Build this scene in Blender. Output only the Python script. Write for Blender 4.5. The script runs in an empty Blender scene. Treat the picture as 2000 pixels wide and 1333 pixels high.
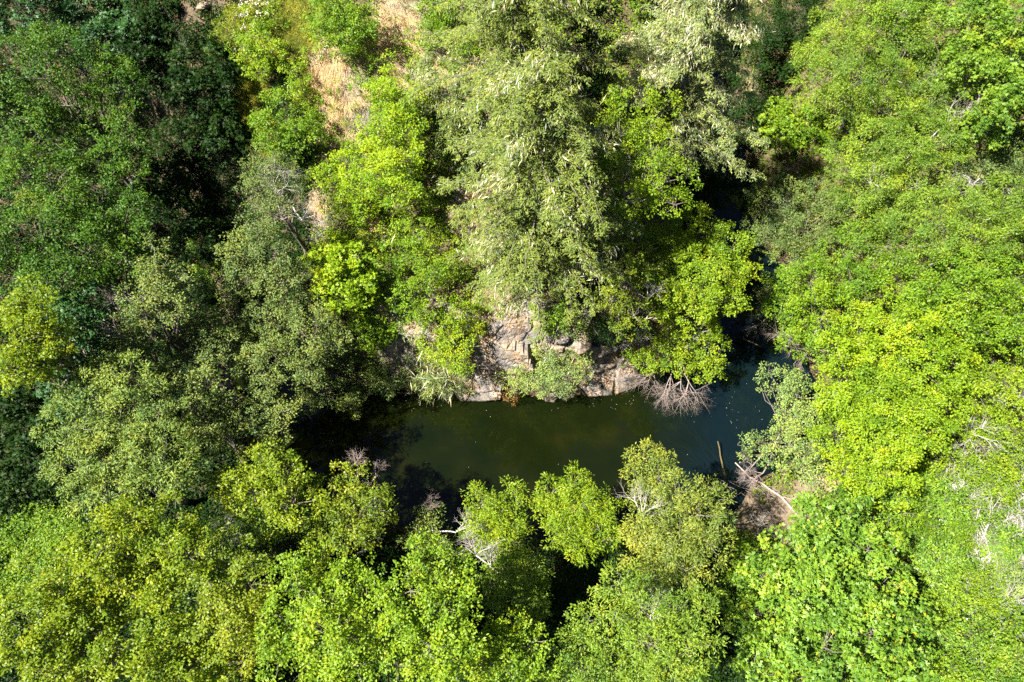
import bpy, math, random, zlib
import numpy as np

# ---------------------------------------------------------------- scene, camera
scene = bpy.context.scene
COL = scene.collection
RNG = np.random.default_rng(11)
UP = np.array([0., 0., 1.])
FPX = 1000 / math.tan(math.radians(73.74 / 2))          # focal length in photo pixels (2000 wide)
CAM = np.array([0., -24.25, 42.])
PITCH = math.radians(60)
FWD = np.array([0, math.cos(PITCH), -math.sin(PITCH)])
CUP = np.array([0, math.sin(PITCH), math.cos(PITCH)])
cam_data = bpy.data.cameras.new("camera")
cam = bpy.data.objects.new("camera", cam_data)
COL.objects.link(cam)
cam.location = CAM
cam.rotation_euler = (math.pi / 2 - PITCH, 0, 0)
cam_data.sensor_width = 36
cam_data.lens = 18 / math.tan(math.radians(73.74 / 2))
cam_data.clip_end = 2000
scene.camera = cam

SUN_EL = math.radians(54)
sun_data = bpy.data.lights.new("sun", 'SUN')
sun_data.energy = 5.0
sun_data.angle = math.radians(0.5)
sun_data.color = (1.0, 0.95, 0.86)
sun = bpy.data.objects.new("sun", sun_data)
COL.objects.link(sun)
SUN_AZ = math.radians(-90 - 18)      # clockwise from +y: the sun stands to the left of the view
sdir = np.array([math.sin(SUN_AZ) * math.cos(SUN_EL), math.cos(SUN_AZ) * math.cos(SUN_EL), math.sin(SUN_EL)])
from mathutils import Vector
sun.rotation_euler = Vector(sdir).to_track_quat('Z', 'Y').to_euler()
world = bpy.data.worlds.new("World")
scene.world = world
world.use_nodes = True
wn = world.node_tree
sky = wn.nodes.new('ShaderNodeTexSky')
sky.sky_type = 'NISHITA'
sky.sun_disc = False
sky.air_density = .32
sky.dust_density = .3
sky.sun_elevation = SUN_EL
sky.sun_rotation = SUN_AZ % (2 * math.pi)
bg = wn.nodes['Background']
bg.inputs['Strength'].default_value = 0.05
wn.links.new(sky.outputs[0], bg.inputs['Color'])
scene.view_settings.view_transform = 'Standard'
scene.view_settings.look = 'None'
scene.view_settings.exposure = 2.45
scene.view_settings.gamma = 1
cy = scene.cycles
cy.max_bounces = 4
cy.diffuse_bounces = 2
cy.glossy_bounces = 2
cy.transmission_bounces = 2
cy.transparent_max_bounces = 6
cy.use_denoising = False


# ---------------------------------------------------------------- noise
def _hash(ix, iy, iz, seed):
    n = (ix * 374761393 + iy * 668265263 + iz * 2147483647 + seed * 974711) & 0xFFFFFFFF
    n = ((n ^ (n >> 13)) * 1274126177) & 0xFFFFFFFF
    n = n ^ (n >> 16)
    return (n & 0xFFFFFF) / float(0xFFFFFF)


def vnoise(p, seed=0):
    p = np.asarray(p, float)
    i = np.floor(p).astype(np.int64)
    f = p - i
    f = f * f * (3 - 2 * f)
    out = 0
    for dx in (0, 1):
        for dy in (0, 1):
            for dz in (0, 1):
                w = (f[:, 0] if dx else 1 - f[:, 0]) * (f[:, 1] if dy else 1 - f[:, 1]) * (f[:, 2] if dz else 1 - f[:, 2])
                out = out + w * _hash(i[:, 0] + dx, i[:, 1] + dy, i[:, 2] + dz, seed)
    return out * 2 - 1


def fbm(p, seed=0, octaves=4):
    a, s, out = 1.0, 1.0, 0
    for k in range(octaves):
        out = out + a * vnoise(np.asarray(p) * s, seed + k)
        a *= .5
        s *= 2.03
    return out


def sstep(x, a, b):
    t = np.clip((x - a) / (b - a), 0, 1)
    return t * t * (3 - 2 * t)


# ---------------------------------------------------------------- terrain
CREEK = np.array([(-60, 40), (-45, 28), (-28, 14), (-20.5, 0), (-14, -6.5), (-6, -9), (4, -9), (11, -7.6), (16.8, -3.4), (18.3, 2),
                  (17.3, 10), (18, 22), (20, 60)], float)
CW = np.array([-1.5, -1.5, -.9, .8, 3.6, 4.7, 4.9, 5.2, 4.3, 3.0, 2.0, 1.5, 1.5])


def creek_dist(x, y):
    best = np.full(x.shape, 1e9)
    inside = np.zeros(x.shape, bool)
    for k in range(len(CREEK) - 1):
        a, b = CREEK[k], CREEK[k + 1]
        ab = b - a
        t = np.clip(((x - a[0]) * ab[0] + (y - a[1]) * ab[1]) / (ab @ ab), 0, 1)
        d = np.hypot(x - a[0] - t * ab[0], y - a[1] - t * ab[1]) - (CW[k] + t * (CW[k + 1] - CW[k]))
        best = np.minimum(best, d)
    n = len(CREEK)
    for k in range(n):
        a, b = CREEK[k], CREEK[(k + 1) % n]
        c = (a[1] > y) != (b[1] > y)
        with np.errstate(divide='ignore', invalid='ignore'):
            xi = (b[0] - a[0]) * (y - a[1]) / (b[1] - a[1]) + a[0]
        inside ^= c & (x < xi)
    return best, inside


def height_exact(x, y):
    p = np.stack([x * .22, y * .22, x * 0], 1)
    wob = fbm(p, 3, 3)
    e, ins = creek_dist(x, y)
    e = e + .45 * wob
    front = sstep(y, 6, 0)
    cl = (5.6 * front + 3.6 * (1 - front)) * sstep(e, -.15, 3.4 + 2.5 * (1 - front))
    inner = cl + .22 * np.clip(e - 3, 0, 14) + .48 * np.clip(y + 1.5, 0, 60) * sstep(e, 1.5, 8)
    outer = 1.1 * sstep(e, -.2, 2.6) + .07 * np.clip(e, 0, 40) + np.where(x > 0, .26, .2) * np.clip(y + 2, 0, 60) * sstep(e, 1, 9) \
        + .18 * np.clip(x - 21, 0, 60) * sstep(y, -14, 0)
    bed = -1.3 * sstep(-e, -.1, 2.2)
    h = np.where(ins, inner, outer)
    h = np.where(e < 0, bed, h)
    return h + .22 * fbm(p * 3, 9, 4) * sstep(e, .2, 2.5) + .06 * wob


GX = np.concatenate([np.linspace(-400, -50, 36)[:-1], np.arange(-50, 50.01, .35), np.linspace(50, 400, 36)[1:]])
GY = np.concatenate([np.linspace(-300, -32, 28)[:-1], np.arange(-32, 48.01, .35), np.linspace(48, 400, 36)[1:]])
_gx, _gy = np.meshgrid(GX, GY, indexing='ij')
GH = height_exact(np.clip(_gx.ravel(), -90, 90), np.clip(_gy.ravel(), -60, 90)).reshape(_gx.shape)


def height(x, y):
    x, y = np.asarray(x, float), np.asarray(y, float)
    i = np.clip(np.searchsorted(GX, x) - 1, 0, len(GX) - 2)
    j = np.clip(np.searchsorted(GY, y) - 1, 0, len(GY) - 2)
    u = np.clip((x - GX[i]) / (GX[i + 1] - GX[i]), 0, 1)
    v = np.clip((y - GY[j]) / (GY[j + 1] - GY[j]), 0, 1)
    return GH[i, j] * (1 - u) * (1 - v) + GH[i + 1, j] * u * (1 - v) + GH[i, j + 1] * (1 - u) * v + GH[i + 1, j + 1] * u * v


def ray(px, py):
    d = FWD * FPX + np.array([1., 0, 0]) * (np.asarray(px, float) - 1000)[..., None] - CUP * (np.asarray(py, float) - 666.5)[..., None]
    return d / np.linalg.norm(d, axis=-1, keepdims=True)


def hit(px, py, h=0.0):
    """points on the ground (lifted by h) where photo positions px, py fall"""
    px, py = np.atleast_1d(np.asarray(px, float)), np.atleast_1d(np.asarray(py, float))
    h = np.broadcast_to(np.asarray(h, float), px.shape)
    d = ray(px, py)
    t0 = np.full(px.shape, 8.)
    done = np.zeros(px.shape, bool)
    res = np.full(px.shape, 160.)
    for t in np.arange(8, 160, .4):
        p = CAM + d * t
        below = (p[:, 2] < np.maximum(height(p[:, 0], p[:, 1]), 0) + h) & ~done
        res[below] = t
        done |= below
        if done.all():
            break
    lo, hi = res - .4, res.copy()
    for _ in range(8):
        m = (lo + hi) / 2
        p = CAM + d * m[:, None]
        b = p[:, 2] < np.maximum(height(p[:, 0], p[:, 1]), 0) + h
        hi = np.where(b, m, hi)
        lo = np.where(b, lo, m)
    return CAM + d * hi[:, None]


# ---------------------------------------------------------------- meshes
def mesh_obj(name, verts, faces, mat, parent=None, attrs=None, smooth=True):
    """verts (N,3); faces (F,k) all the same size"""
    verts = np.ascontiguousarray(verts, np.float32)
    faces = np.ascontiguousarray(faces, np.int32)
    me = bpy.data.meshes.new(name)
    F, k = faces.shape
    me.vertices.add(len(verts))
    me.vertices.foreach_set('co', verts.ravel())
    me.loops.add(F * k)
    me.loops.foreach_set('vertex_index', faces.ravel())
    me.polygons.add(F)
    me.polygons.foreach_set('loop_start', np.arange(0, F * k, k, dtype=np.int32))
    me.polygons.foreach_set('loop_total', np.full(F, k, np.int32))
    if not smooth:
        me.polygons.foreach_set('use_smooth', np.zeros(F, bool))
    else:
        me.polygons.foreach_set('use_smooth', np.ones(F, bool))
    for an, (dom, val) in (attrs or {}).items():
        a = me.attributes.new(an, 'FLOAT', dom)
        a.data.foreach_set('value', np.ascontiguousarray(val, np.float32))
    me.update(calc_edges=True)
    me.validate()
    me.materials.append(mat)
    o = bpy.data.objects.new(name, me)
    COL.objects.link(o)
    if parent is not None:
        o.parent = parent
        o.location = -np.array(parent.location)
    return o


def empty(name, loc):
    o = bpy.data.objects.new(name, None)
    o.empty_display_size = .5
    o.location = loc
    COL.objects.link(o)
    return o


LABELS = {}


def tag(o, label=None, cat=None, group=None, kind=None):
    if label:
        assert label not in LABELS or group, label
        LABELS[label] = 1
        o['label'] = label
        n = len(label.split())
        assert 4 <= n <= 16, (n, label)
    if cat:
        o['category'] = cat
    if group:
        o['group'] = group
    if kind:
        o['kind'] = kind
    return o


def unit(v):
    return v / np.maximum(np.linalg.norm(v, axis=-1, keepdims=True), 1e-9)


def rand_unit(n, rng):
    return unit(rng.normal(size=(n, 3)))


def tubes(segs, sides=5):
    """segs: list of (A, B, ra, rb) -> verts, quads"""
    A = np.array([s[0] for s in segs], float)
    B = np.array([s[1] for s in segs], float)
    ra = np.array([s[2] for s in segs], float)
    rb = np.array([s[3] for s in segs], float)
    d = unit(B - A)
    ref = np.where(np.abs(d[:, 2:3]) < .9, UP, np.array([1., 0, 0]))
    u = unit(np.cross(d, ref))
    v = np.cross(d, u)
    ang = np.arange(sides) * 2 * math.pi / sides
    ring = np.cos(ang)[None, :, None] * u[:, None] + np.sin(ang)[None, :, None] * v[:, None]
    B2 = B + d * rb[:, None] * .5
    va = A[:, None] + ring * ra[:, None, None]
    vb = B2[:, None] + ring * rb[:, None, None]
    V = np.concatenate([va, vb], 1).reshape(-1, 3)
    n = len(segs)
    base = (np.arange(n) * 2 * sides)[:, None]
    k = np.arange(sides)[None]
    k2 = (k + 1) % sides
    Fq = np.stack([base + k, base + k2, base + sides + k2, base + sides + k], -1).reshape(-1, 4)
    return V, Fq


def curve_segs(A, B, ra, rb, n=4, sag=0., wob=0.1, rng=RNG):
    A, B = np.asarray(A, float), np.asarray(B, float)
    L = np.linalg.norm(B - A)
    t = np.linspace(0, 1, n + 1)[:, None]
    P = A + (B - A) * t + UP * (sag * L * 4 * t * (1 - t))
    P[1:-1] += rng.normal(size=(n - 1, 3)) * wob * L / n
    r = ra + (rb - ra) * t[:, 0]
    return [(P[i], P[i + 1], r[i], r[i + 1]) for i in range(n)]


def twigs(start, d, L, r, depth, rng, spread=.7, kids=3, droop=0., tips=None):
    """a bare branching limb as a list of tapered segments"""
    segs = []
    n = 4
    p = np.array(start, float)
    d = unit(np.array(d, float))
    for i in range(n):
        d = unit(d + rng.normal(size=3) * .16 + UP * droop * .25)
        q = p + d * L / n
        r2 = r * (1 - .55 * (i + 1) / n)
        segs.append((p, q, r * (1 - .55 * i / n), r2))
        p = q
        if depth > 0 and i >= 1:
            for _ in range(kids if i == n - 1 else max(1, kids - 1)):
                d2 = unit(d + rng.normal(size=3) * spread)
                segs += twigs(p, d2, L * rng.uniform(.45, .7), r2 * .6, depth - 1, rng, spread, kids, droop, tips)
    if tips is not None:
        tips.append(p)
    return segs


def leaf_quads(P, D, N, L, W, rng, fold=.18, droop=.25):
    """one folded diamond leaf per row: base P, direction D, upper side N"""
    S = unit(np.cross(N, D))
    N2 = np.cross(D, S)
    L = L[:, None]
    W = W[:, None]
    mid = P + D * L * .48
    tip = P + D * L - N2 * L * droop * .5
    l = mid + S * W * .5 + N2 * W * fold
    r = mid - S * W * .5 + N2 * W * fold
    V = np.stack([P, l, tip, r], 1).reshape(-1, 3)
    return V


def leaves_mesh(name, V, mat, parent, tint):
    F = np.arange(len(V)).reshape(-1, 4)
    return mesh_obj(name, V, F, mat, parent, {'tint': ('FACE', tint)})


# ---------------------------------------------------------------- materials
def new_mat(name):
    m = bpy.data.materials.new(name)
    m.use_nodes = True
    nt = m.node_tree
    for n in list(nt.nodes):
        nt.nodes.remove(n)
    out = nt.nodes.new('ShaderNodeOutputMaterial')
    return m, nt, out


def ramp(nt, fac, stops):
    r = nt.nodes.new('ShaderNodeValToRGB')
    el = r.color_ramp.elements
    while len(el) < len(stops):
        el.new(.5)
    for e, (p, c) in zip(el, stops):
        e.position = p
        e.color = (*c, 1)
    nt.links.new(fac, r.inputs['Fac'])
    return r.outputs['Color']


def leaf_mat(name, base, yellow=.5, spread=.35, sheen=.22, transl=.42, rough=.5):
    """foliage: the leaf's own hue varies from leaf to leaf, part of the light passes through the blade"""
    m, nt, out = new_mat(name)
    at = nt.nodes.new('ShaderNodeAttribute')
    at.attribute_name = 'tint'
    b = np.array(base)
    lo = b * (1 - spread) * np.array([.78, 1, 1.35])
    hi = np.minimum(b * (1 + spread) * np.array([1.18, 1.02, .75]), 1)
    old = np.array([b[1] * 1.05, b[1] * .85, b[2] * .7]) * (.7 + .5 * yellow)
    col = ramp(nt, at.outputs['Fac'], [(0, lo), (.5, b), (.86, hi), (1., b * .3 + old * .9)])
    pr = nt.nodes.new('ShaderNodeBsdfPrincipled')
    pr.inputs['Roughness'].default_value = rough
    pr.inputs['Specular IOR Level'].default_value = sheen
    nt.links.new(col, pr.inputs['Base Color'])
    tr = nt.nodes.new('ShaderNodeBsdfTranslucent')
    mx = nt.nodes.new('ShaderNodeMix')
    mx.data_type = 'RGBA'
    mx.blend_type = 'MULTIPLY'
    mx.inputs['Factor'].default_value = 1
    mx.inputs[7].default_value = (1.7, 1.75, .55, 1)
    nt.links.new(col, mx.inputs[6])
    nt.links.new(mx.outputs[2], tr.inputs['Color'])
    ms = nt.nodes.new('ShaderNodeMixShader')
    ms.inputs[0].default_value = transl
    nt.links.new(pr.outputs[0], ms.inputs[1])
    nt.links.new(tr.outputs[0], ms.inputs[2])
    nt.links.new(ms.outputs[0], out.inputs['Surface'])
    return m


def noise_mat(name, stops, scale=3., rough=.85, bump=.3, detail=8, stretch=(1, 1, 1), bump_scale=None, spec=.25):
    m, nt, out = new_mat(name)
    tc = nt.nodes.new('ShaderNodeNewGeometry')
    mp = nt.nodes.new('ShaderNodeMapping')
    mp.inputs['Scale'].default_value = stretch
    nt.links.new(tc.outputs['Position'], mp.inputs['Vector'])
    nz = nt.nodes.new('ShaderNodeTexNoise')
    nz.inputs['Scale'].default_value = scale
    nz.inputs['Detail'].default_value = detail
    nz.inputs['Roughness'].default_value = .65
    nt.links.new(mp.outputs[0], nz.inputs['Vector'])
    col = ramp(nt, nz.outputs['Fac'], stops)
    pr = nt.nodes.new('ShaderNodeBsdfPrincipled')
    pr.inputs['Roughness'].default_value = rough
    pr.inputs['Specular IOR Level'].default_value = spec
    nt.links.new(col, pr.inputs['Base Color'])
    if bump:
        n2 = nt.nodes.new('ShaderNodeTexNoise')
        n2.inputs['Scale'].default_value = bump_scale or scale * 4
        n2.inputs['Detail'].default_value = 6
        nt.links.new(mp.outputs[0], n2.inputs['Vector'])
        bp = nt.nodes.new('ShaderNodeBump')
        bp.inputs['Strength'].default_value = bump
        bp.inputs['Distance'].default_value = .1
        nt.links.new(n2.outputs['Fac'], bp.inputs['Height'])
        nt.links.new(bp.outputs[0], pr.inputs['Normal'])
    nt.links.new(pr.outputs[0], out.inputs['Surface'])
    return m


BARK = noise_mat('bark', [(.3, (.05, .04, .03)), (.7, (.16, .14, .115))], 6, stretch=(1, 1, .3))
PALE_BARK = noise_mat('pale_bark', [(.3, (.16, .15, .13)), (.7, (.34, .33, .3))], 5, stretch=(1, 1, .4))
DEAD = noise_mat('dead_wood', [(.3, (.17, .15, .135)), (.7, (.40, .37, .34))], 5)
PINK_DEAD = noise_mat('weathered_twig', [(.3, (.12, .09, .08)), (.7, (.25, .2, .18))], 5)
WET_WOOD = noise_mat('wet_wood', [(.3, (.04, .032, .012)), (.7, (.09, .07, .025))], 5)
MOSS = leaf_mat('lichen', (.40, .39, .28), .2, .25, .1, .3, .8)
STRAW = leaf_mat('straw', (.32, .25, .17), .3, .3, .2, .25, .7)

# base colours of the foliage kinds
PAL = {
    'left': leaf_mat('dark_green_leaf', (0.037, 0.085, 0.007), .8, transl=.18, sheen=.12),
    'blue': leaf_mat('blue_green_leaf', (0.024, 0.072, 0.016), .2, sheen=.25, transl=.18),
    'deep': leaf_mat('shade_darkened_leaf', (0.01, 0.027, 0.004), .4, transl=.15, sheen=.08),  # gully and gap shade is put into this leaf colour
    'olive': leaf_mat('olive_leaf', (0.125, 0.178, 0.008), .8),
    'brownolive': leaf_mat('dull_olive_leaf', (.118, .165, .013), .8),
    'grey': leaf_mat('grey_green_leaf', (0.088, 0.124, 0.028), .6, transl=.18, sheen=.15),
    'pale': leaf_mat('pale_green_leaf', (0.112, 0.162, 0.03), .7, transl=.22, sheen=.15),
    'limegreen': leaf_mat('bright_green_leaf', (0.132, 0.212, 0.012), .5),
    'lime': leaf_mat('lime_leaf', (0.15, 0.232, 0.009), .6),
    'gold': leaf_mat('yellow_green_leaf', (0.14, 0.212, 0.01), .9),
    'goldgrey': leaf_mat('straw_green_leaf', (0.155, 0.195, 0.03), .9),
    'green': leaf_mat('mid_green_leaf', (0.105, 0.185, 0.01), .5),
    'fresh': leaf_mat('fresh_green_leaf', (0.11, 0.19, 0.018), .5),
    'willow': leaf_mat('willow_leaf', (0.122, 0.195, 0.02), .7),
    'bluegrey': leaf_mat('silver_green_leaf', (0.15, 0.21, 0.055), .6, transl=.35, sheen=.2),
    'maple': leaf_mat('maple_leaf', (0.105, 0.19, 0.016), .9, transl=.36, sheen=.3),
    'firolive': leaf_mat('olive_needle', (0.105, 0.14, 0.026), .6, transl=.2, sheen=.15),
    'firpale': leaf_mat('pale_needle', (0.14, 0.175, 0.055), .5, transl=.2, sheen=.15),
    'firgreen': leaf_mat('green_needle', (0.11, 0.155, 0.035), .5, transl=.25),
    'rust': leaf_mat('rusty_leaf', (.16, .08, .022), .6),
}

# leaf habit: tuft radius, leaves per tuft, length, width, leaflets fanned from one point
HABIT = {
    'alder': (.19, 9, .135, .085, 1), 'willow': (.21, 10, .17, .05, 1), 'maple': (.26, 5, .17, .08, 3), 'oak': (.19, 9, .125, .07, 1),
    'shrub': (.17, 8, .13, .078, 1), 'fine': (.19, 10, .115, .052, 1),
}
STATS = {'leaves': 0}


def crown_points(lobes3, rng, dens=1., openness=.12):
    """lobe -> boughs on its shell -> tufts on each bough's shell. Returns tuft centres, outward axes, a tint per tuft, bough centres per lobe"""
    P, A, T, boughs = [], [], [], []
    for (c, r, dm) in lobes3:
        b = min(max(.36 * r, .28), .72)
        nb = max(4, int(2.5 * (r / b) ** 2))
        kf = np.arange(int(nb * 1.34)) + .5
        zz = 1 - 2 * kf / len(kf)
        aa = kf * 2.39996 + rng.random() * 6.28
        d = unit(np.stack([np.sqrt(1 - zz ** 2) * np.cos(aa), np.sqrt(1 - zz ** 2) * np.sin(aa), zz], 1) + rng.normal(size=(len(kf), 3)) * .22)
        d = d[d[:, 2] > -.5]
        keep = rng.random(len(d)) > openness
        d = d[keep]
        bc = c + d * (r * np.where(rng.random(len(d)) < .18, rng.uniform(.2, .55, len(d)), rng.uniform(.66, 1.08, len(d))))[:, None] * np.array([1, 1, .9])
        lob_t = rng.normal(0, .08)
        boughs.append(bc)
        for q, dq in zip(bc, d):
            bb = b * rng.uniform(.65, 1.2)
            nt = max(3, int(dens * dm * 2.0 * (bb / .2) ** 2 * 1.25))
            dd = unit(rand_unit(nt, rng) + dq * .55 + UP * .25)
            pos = q + dd * (bb * rng.uniform(.35, 1.05, nt))[:, None] * np.array([1, 1, .75])
            P.append(pos)
            A.append(unit(dd + dq * .5))
            T.append(np.full(nt, .48 + lob_t + rng.normal(0, .13)))
    return np.concatenate(P), np.concatenate(A), np.concatenate(T), boughs


def tuft_leaves(P, A, T, habit, rng, scale=1., droop=.25):
    rt, nl, L, W, fan = HABIT[habit]
    rt, L, W = rt * scale, L * scale, W * scale
    n = len(P)
    idx = np.repeat(np.arange(n), nl)
    m = len(idx)
    ax = A[idx]
    off = rand_unit(m, rng) * (rt * rng.random(m) ** .5)[:, None]
    off[:, 2] *= .6
    p = P[idx] + off
    d = unit(ax * .55 + unit(off) * .6 + rng.normal(size=(m, 3)) * .45 + np.array([0, 0, -droop]))
    nn = unit(UP * .75 + ax * .45 + rng.normal(size=(m, 3)) * .45)
    nn = unit(nn - d * np.sum(nn * d, 1, keepdims=True))
    ln = L * rng.uniform(.5, 1.3, m)
    wd = W * rng.uniform(.6, 1.25, m)
    t = np.clip(T[idx] + .16 * np.repeat(fbm(P * .55, 61, 2), nl) + rng.normal(0, .15, m), 0, .93)
    t[rng.random(m) < np.repeat(np.where(vnoise(P * .8, 71) > .5, .06, .012), nl)] = 1.
    if fan == 3:
        s = np.cross(nn, d)
        Vs, Ts = [], []
        for k, a in enumerate((-.95, 0, .95)):
            dk = d * math.cos(a) + s * math.sin(a)
            Vs.append(leaf_quads(p, dk, nn, ln * (1 if k == 1 else .82), wd, rng))
            Ts.append(t)
        V, t = np.concatenate(Vs), np.concatenate(Ts)
    else:
        V = leaf_quads(p, d, nn, ln, wd, rng)
    STATS['leaves'] += len(t)
    return V, t


def plane_point(px, py, c, n):
    d = ray(px, py)
    return CAM + d * (((c - CAM) @ n) / (d @ n))


def moss_strands(P, rng, n_each=5, length=(.35, 1.0), width=.045, blob=.2, along=None):
    """thin drooping strands of lichen under each point"""
    idx = np.repeat(np.arange(len(P)), n_each)
    m = len(idx)
    p = P[idx] + rng.normal(size=(m, 3)) * np.array([blob, blob, blob * .4])
    Ls = rng.uniform(*length, m)
    d = np.array([0, 0, -1.]) + rng.normal(size=(m, 3)) * .55
    if along is not None:
        d = d + along[idx] * rng.uniform(.2, .9, m)[:, None]
    d = unit(d)
    a = rng.uniform(0, math.pi, m)
    nn = np.stack([np.cos(a), np.sin(a), np.full(m, .9)], 1)
    nn = unit(nn - d * np.sum(nn * d, 1, keepdims=True))
    V = leaf_quads(p, d, nn, Ls, width * rng.uniform(.6, 1.5, m), rng, .1, 0.0)
    return V, np.clip(.5 + rng.normal(0, .2, m), 0, .9)


def tree(name, label, cat, pal, habit, hc, lobes, seed=None, group=None, dens=1., openness=.12, base=None, scale=1., moss=0, dead=None,
         trunk=True, bark=None, bulge=.3, leaf_droop=.25, fill=True, flat=.5, lscale=1.1, depth=.42):
    rng = np.random.default_rng(zlib.crc32(label.encode()) if seed is None else seed)
    lobes = np.array(lobes, float)
    cx, cyy = lobes[:, 0].mean(), lobes[:, 1].mean()
    c = hit(cx, cyy, hc)[0]
    view = unit(c - CAM)
    n = unit(-view * (1 - flat) + UP * flat)
    Rpx = max(np.hypot(lobes[:, 0] - cx, lobes[:, 1] - cyy).max(), 1)
    L3 = []
    Rm = Rpx * ((c - CAM) @ FWD) / FPX
    for (x, y, r) in lobes:
        rel = math.hypot(x - cx, y - cyy) / Rpx
        p = plane_point(x, y, c, n)
        rm = r * ((p - CAM) @ FWD) / FPX * lscale
        p = p - unit(p - CAM) * (bulge * Rm * (1 - rel ** 2) + rng.normal(0, depth) * rm)
        g = float(height(p[0], p[1]))
        p[2] = max(p[2], max(g, 0) + rm * .55)
        L3.append((p, rm, 1.))
    low = []
    if fill:
        for (p, rm, _) in L3:
            q = p - UP * rm * 1.0 + (c - p) * .25
            if q[2] - rm * .6 > max(float(height(q[0], q[1])), 0):
                low.append((q, rm * .85, .35))
    if base is None:
        bx = c + rng.normal(size=3) * .2
        # step back onto the bank if the crown hangs over the water
        for _ in range(60):
            if float(height(bx[0], bx[1])) > .15:
                break
            e = .3
            g = np.array([float(height(bx[0] + e, bx[1]) - height(bx[0] - e, bx[1])), float(height(bx[0], bx[1] + e) - height(bx[0], bx[1] - e)), 0])
            bx = bx + (unit(g) if np.linalg.norm(g) > 1e-4 else np.array([0, -1., 0])) * .3
    else:
        bx = hit(base[0], base[1])[0]
    bz = float(height(bx[0], bx[1]))
    root = empty(name, (bx[0], bx[1], bz))
    tag(root, label, cat, group)
    P, A, T, boughs = crown_points(L3 + low, rng, dens, openness)
    ok = P[:, 2] > np.maximum(height(P[:, 0], P[:, 1]), 0) + .04
    P, A, T = P[ok], A[ok], T[ok]
    V, t = tuft_leaves(P, A, T, habit, rng, scale, leaf_droop)
    crown_name = 'crown' if trunk else 'foliage'
    leaves_mesh(crown_name, V, PAL[pal], root, t)
    # wood
    top = c - UP * .15 * Rm
    H = max(top[2] - bz, .5)
    tr = (.018 * H + .04) if trunk else .03
    segs = curve_segs((bx[0], bx[1], bz - .3), top, tr, tr * .4, 6, 0, .12, rng)
    spine = [s[1] for s in segs]
    for k, ((p, rm, _), bc) in enumerate(zip(L3 + low, boughs)):
        j = int(rng.integers(1, 5)) if trunk else 0
        s = spine[j]
        if k < len(L3):
            p = p - UP * rm * .45
        segs += curve_segs(s, p, tr * .42, tr * .13 + .006, 4, .05, .14, rng)
        for q in bc[::2]:
            segs += curve_segs(p, q - UP * .1, tr * .1 + .006, .007, 2, .03, .2, rng)
    Vw, Fw = tubes(segs, 6 if trunk else 4)
    mesh_obj('trunk' if trunk else 'stem', Vw, Fw, bark or BARK, root)
    if moss:
        k = rng.choice(len(P), max(1, int(len(P) * moss)), replace=False)
        V, t = moss_strands(P[k] + A[k] * .1, rng)
        leaves_mesh('hanging_moss', V, MOSS, root, t)
    for spec in dead or []:
        dx, dy, Lm, dirn, mat = spec[:5]
        p = plane_point(dx, dy, c, n)
        dirn = np.array(dirn, float)
        s0 = p
        sg = curve_segs(top, s0, .05, .04, 4, 0, .1, rng) if len(spec) < 6 else []
        for _ in range(4):
            sg += twigs(s0, dirn + rng.normal(size=3) * .35, Lm, .03, 2, rng, .6, 3)
        Vd, Fd = tubes(sg, 4)
        mesh_obj('dead_branch', Vd, Fd, mat, root)
    return root


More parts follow.
